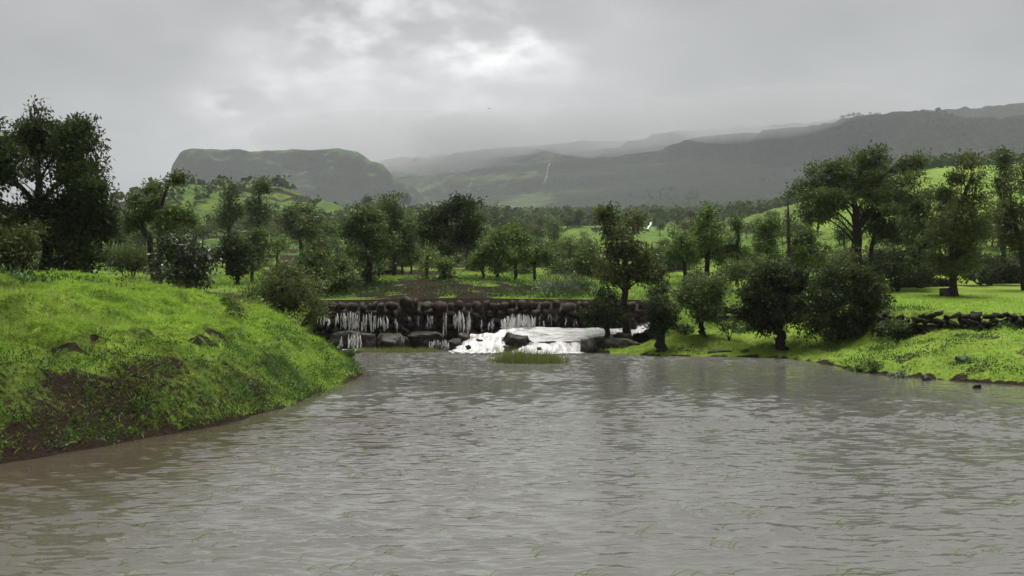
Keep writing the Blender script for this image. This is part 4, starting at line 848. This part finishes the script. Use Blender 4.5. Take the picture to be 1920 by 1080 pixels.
blades('reed_grass', 2500, (-7.6, -3.6, 48.2, 49.6), lambda x, y, z, rng: rng.random(len(x)) < .8, .25, .03, 'drygrass', 'thin strip of grass in the water below the dam boulders', 5, .35, -.05)
def weeds(name, n, box, test, size, m, label, seed):
    rng = np.random.default_rng(seed); x = rng.uniform(box[0], box[1], n); y = rng.uniform(box[2], box[3], n); z = terrain(x, y)
    k = test(x, y, z, rng); c = np.stack([x, y, z + .05], 1)[k]; n = len(c)
    out = np.tile(np.array([0, 0, .8]), (n, 1)); ti = np.clip(rng.normal(.5, .22, n), 0, 1)
    V, F, tn = leaf_quads(c, 18, np.array([.13, .13, .06]) * size, .07 * size, .034 * size, rng, out, ti, .3)
    return obj(name, mesh(name, V, F, {'tint': ('FACE', tn)}), M[m], None, None, label, 'weeds', None, 'stuff')
def w_left(x, y, z, rng):
    d = shore_d(x, y); p = np.where(d < .75, .8, .45) * (fbm(x * 1.1, y * 1.1, 66, 3) > np.where(d < .75, .36, .45)); return (d > .05) & (d < 2.5) & (rng.random(len(x)) < p)
weeds('ground_weeds', 11000, (-14, -4.8, 16.5, 38), w_left, 1.0, 'weed', 'leafy green weeds on the earthy foot of the left bank', 6)
weeds('ground_weeds', 3200, (3.6, 22, 31, 47), lambda x, y, z, rng: (lambda d: (d > .05) & (d < 6) & (fbm(x * .8, y * .8, 67, 3) > .53))(shore_d(x, y)), 1.3, 'weed', 'leafy weeds dotted over the right bank', 7)
weeds('ground_weeds', 1500, (-12, 6, 54.2, 64), lambda x, y, z, rng: fbm(x * .5, y * .7, 69, 3) > .46, 1.7, 'weed', 'low weeds sprouting on the brown field behind the dam', 10)
blades('grass', 42000, (-30, 14, 54, 95), lambda x, y, z, rng: (rng.random(len(x)) > cover(x, y, z)[0] * 1.2) & (fbm(x * .35, y * .35, 71, 3) > .42), .24, .06, 'grass', 'uneven tufts of grass on the terraces behind the dam', 11, .7)
weeds('ground_weeds', 2600, (-24, -11, 27, 42), lambda x, y, z, rng: (lambda d: (d > 7) & (fbm(x * .6, y * .6, 68, 3) > .52))(shore_d(x, y)), 1.9, 'weed', 'leafy weeds along the top of the left bank below the trees', 8)
def water_blades():
    rng = np.random.default_rng(9); tb = []; n = 110
    for i in range(n):
        Y = 3.13 * KF / rng.uniform(225, 560); x = rng.uniform(-.5, .5) * Y
        if x < -5 and Y > 15: continue
        if shore_d(np.array([x]), np.array([Y]))[0] > -.4: continue
        for j in range(rng.integers(1, 4)):
            l = rng.uniform(.12, .32); a = rng.normal(.5, .6); p0 = np.array([x + rng.normal() * .08, Y + rng.normal() * .1, -.02])
            q = np.linspace(0, 1, 5)[:, None]; top = np.array([math.cos(a) * l, math.sin(a) * l * .5, .05 + .05 * rng.random()])
            path = p0 + q * top * np.array([1, 1, 0]) + np.concatenate([q * 0, q * 0, np.sin(q * 2.3) * top[2]], 1)
            tb.append(tube(path, [.004, .0045, .004, .003, .0015], 3))
    V, F = join(tb); return mesh('water_grass', V, F, {'tint': ('FACE', np.full(len(F), .75))})
obj('water_grass', water_blades(), M['grass'], None, None, 'scattered bent grass blades poking through the river', 'grass', None, 'stuff')

# small plants on the right bank
for (px, Y, w, lab, lf) in ((1690, 34.6, 11, 'pale-leaved plant low on the right bank near the shore', 'grey'), (1640, 36.6, 12, 'yellow-green tuft plant left of the pale-leaved one', 'lime'), (1612, 37.4, 9, 'small tuft plant leftmost on the right shore', 'lime'), (1880, 41.4, 12, 'green plant growing before the retaining wall near the right edge', 'weed')):
    x = xp(px, Y); z = H1(x, Y); py = 540 - (z - CAMZ) * KF / Y
    hero('plant', lab, 'plant', px, Y, None, [(px - w * .5, py - w * .9, w, w * .8), (px + w * .6, py - w * .7, w, w * .7)], lf, L=.14, W=.06, dens=.9)

# birds
def bird(label, px, py, Y, span):
    x, y, z = at(px, py, Y); s = span
    bd, bf = tube([(-.34 * s, 0, 0), (-.2 * s, 0, .01 * s), (0, 0, .02 * s), (.2 * s, 0, .01 * s), (.3 * s, 0, .02 * s), (.38 * s, 0, 0)], [.008 * s, .035 * s, .07 * s, .06 * s, .045 * s, .004 * s], 8)
    W = []
    for sg in (-1, 1):
        w = np.array([(.12, .02, .03), (-.10, .02, .03), (.16, .25, .14), (-.05, .25, .14), (.02, .52, .08), (-.04, .52, .08)]) * s; w[:, 1] *= sg
        top = w.copy(); top[:, 2] += .012 * s; W.append((np.concatenate([w, top]), np.array([(0, 1, 3, 2), (2, 3, 5, 4), (6, 8, 9, 7), (8, 10, 11, 9), (0, 2, 8, 6), (2, 4, 10, 8), (1, 7, 9, 3), (3, 9, 11, 5), (4, 5, 11, 10), (0, 6, 7, 1)])))
    V, F = join([(bd, bf)] + W)
    o = obj('bird', mesh('bird', V, F, smooth=True), M['bark'], None, (x, y, z), label, 'bird'); o.rotation_euler = (.3, -.1, .9); return o
bird('tiny dark bird flying high against the clouds', 917, 204, 70, .3)
bird('tiny dark bird flying before the face of the flat-topped mountain', 424, 338, 80, .3)

# ------------------------------------------------------------------ low cloud hanging on the ridges, and haze
def low_cloud(label, px, py, Y, rx, ry, rz, dens):
    V, F = cube_sphere(8); P = V / np.linalg.norm(V, axis=1)[:, None]
    P = P * (1 + .5 * noise3(P, 1.7, int(px)))[:, None] * np.array([rx, ry, rz])
    m = NT('low_cloud'); v = m.N('ShaderNodeVolumePrincipled'); v.inputs['Color'].default_value = (.95, .97, 1, 1); v.inputs['Density'].default_value = dens
    m.L(v.outputs[0], m.out.inputs['Volume'])
    obj('low_cloud', mesh('low_cloud', P, F, smooth=True), m.m, None, at(px, py, Y), label, 'low_cloud', None, 'stuff')
low_cloud('low cloud veiling the gap between the flat-topped mountain and the middle slope', 760, 285, 2300, 340, 380, 80, .0024)
low_cloud('low cloud trailing over the crest of the middle slope', 1010, 268, 2350, 320, 350, 58, .0028)
low_cloud('low cloud where the middle slope meets the dark escarpment', 1210, 246, 1950, 240, 260, 48, .0036)
low_cloud('cloud wisp brushing the lip of the dark escarpment', 1470, 220, 1500, 190, 220, 30, .0046)
t = NT('haze'); pv = t.N('ShaderNodeVolumePrincipled'); pv.inputs['Color'].default_value = (.89, .95, .985, 1); pv.inputs['Density'].default_value = .00020
pv.inputs['Anisotropy'].default_value = .2
t.L(pv.outputs[0], t.out.inputs['Volume'])
x0, x1, y0, y1, z0, z1 = -2320, 2320, -60, 3560, -4, 460
V = np.array([(x, y, z) for z in (z0, z1) for y in (y0, y1) for x in (x0, x1)], float)
obj('haze', mesh('haze', V, np.array([(0, 2, 3, 1), (4, 5, 7, 6), (0, 1, 5, 4), (2, 6, 7, 3), (0, 4, 6, 2), (1, 3, 7, 5)])), t.m, kind='stuff', label='thin grey rain haze over the valley', cat='haze')
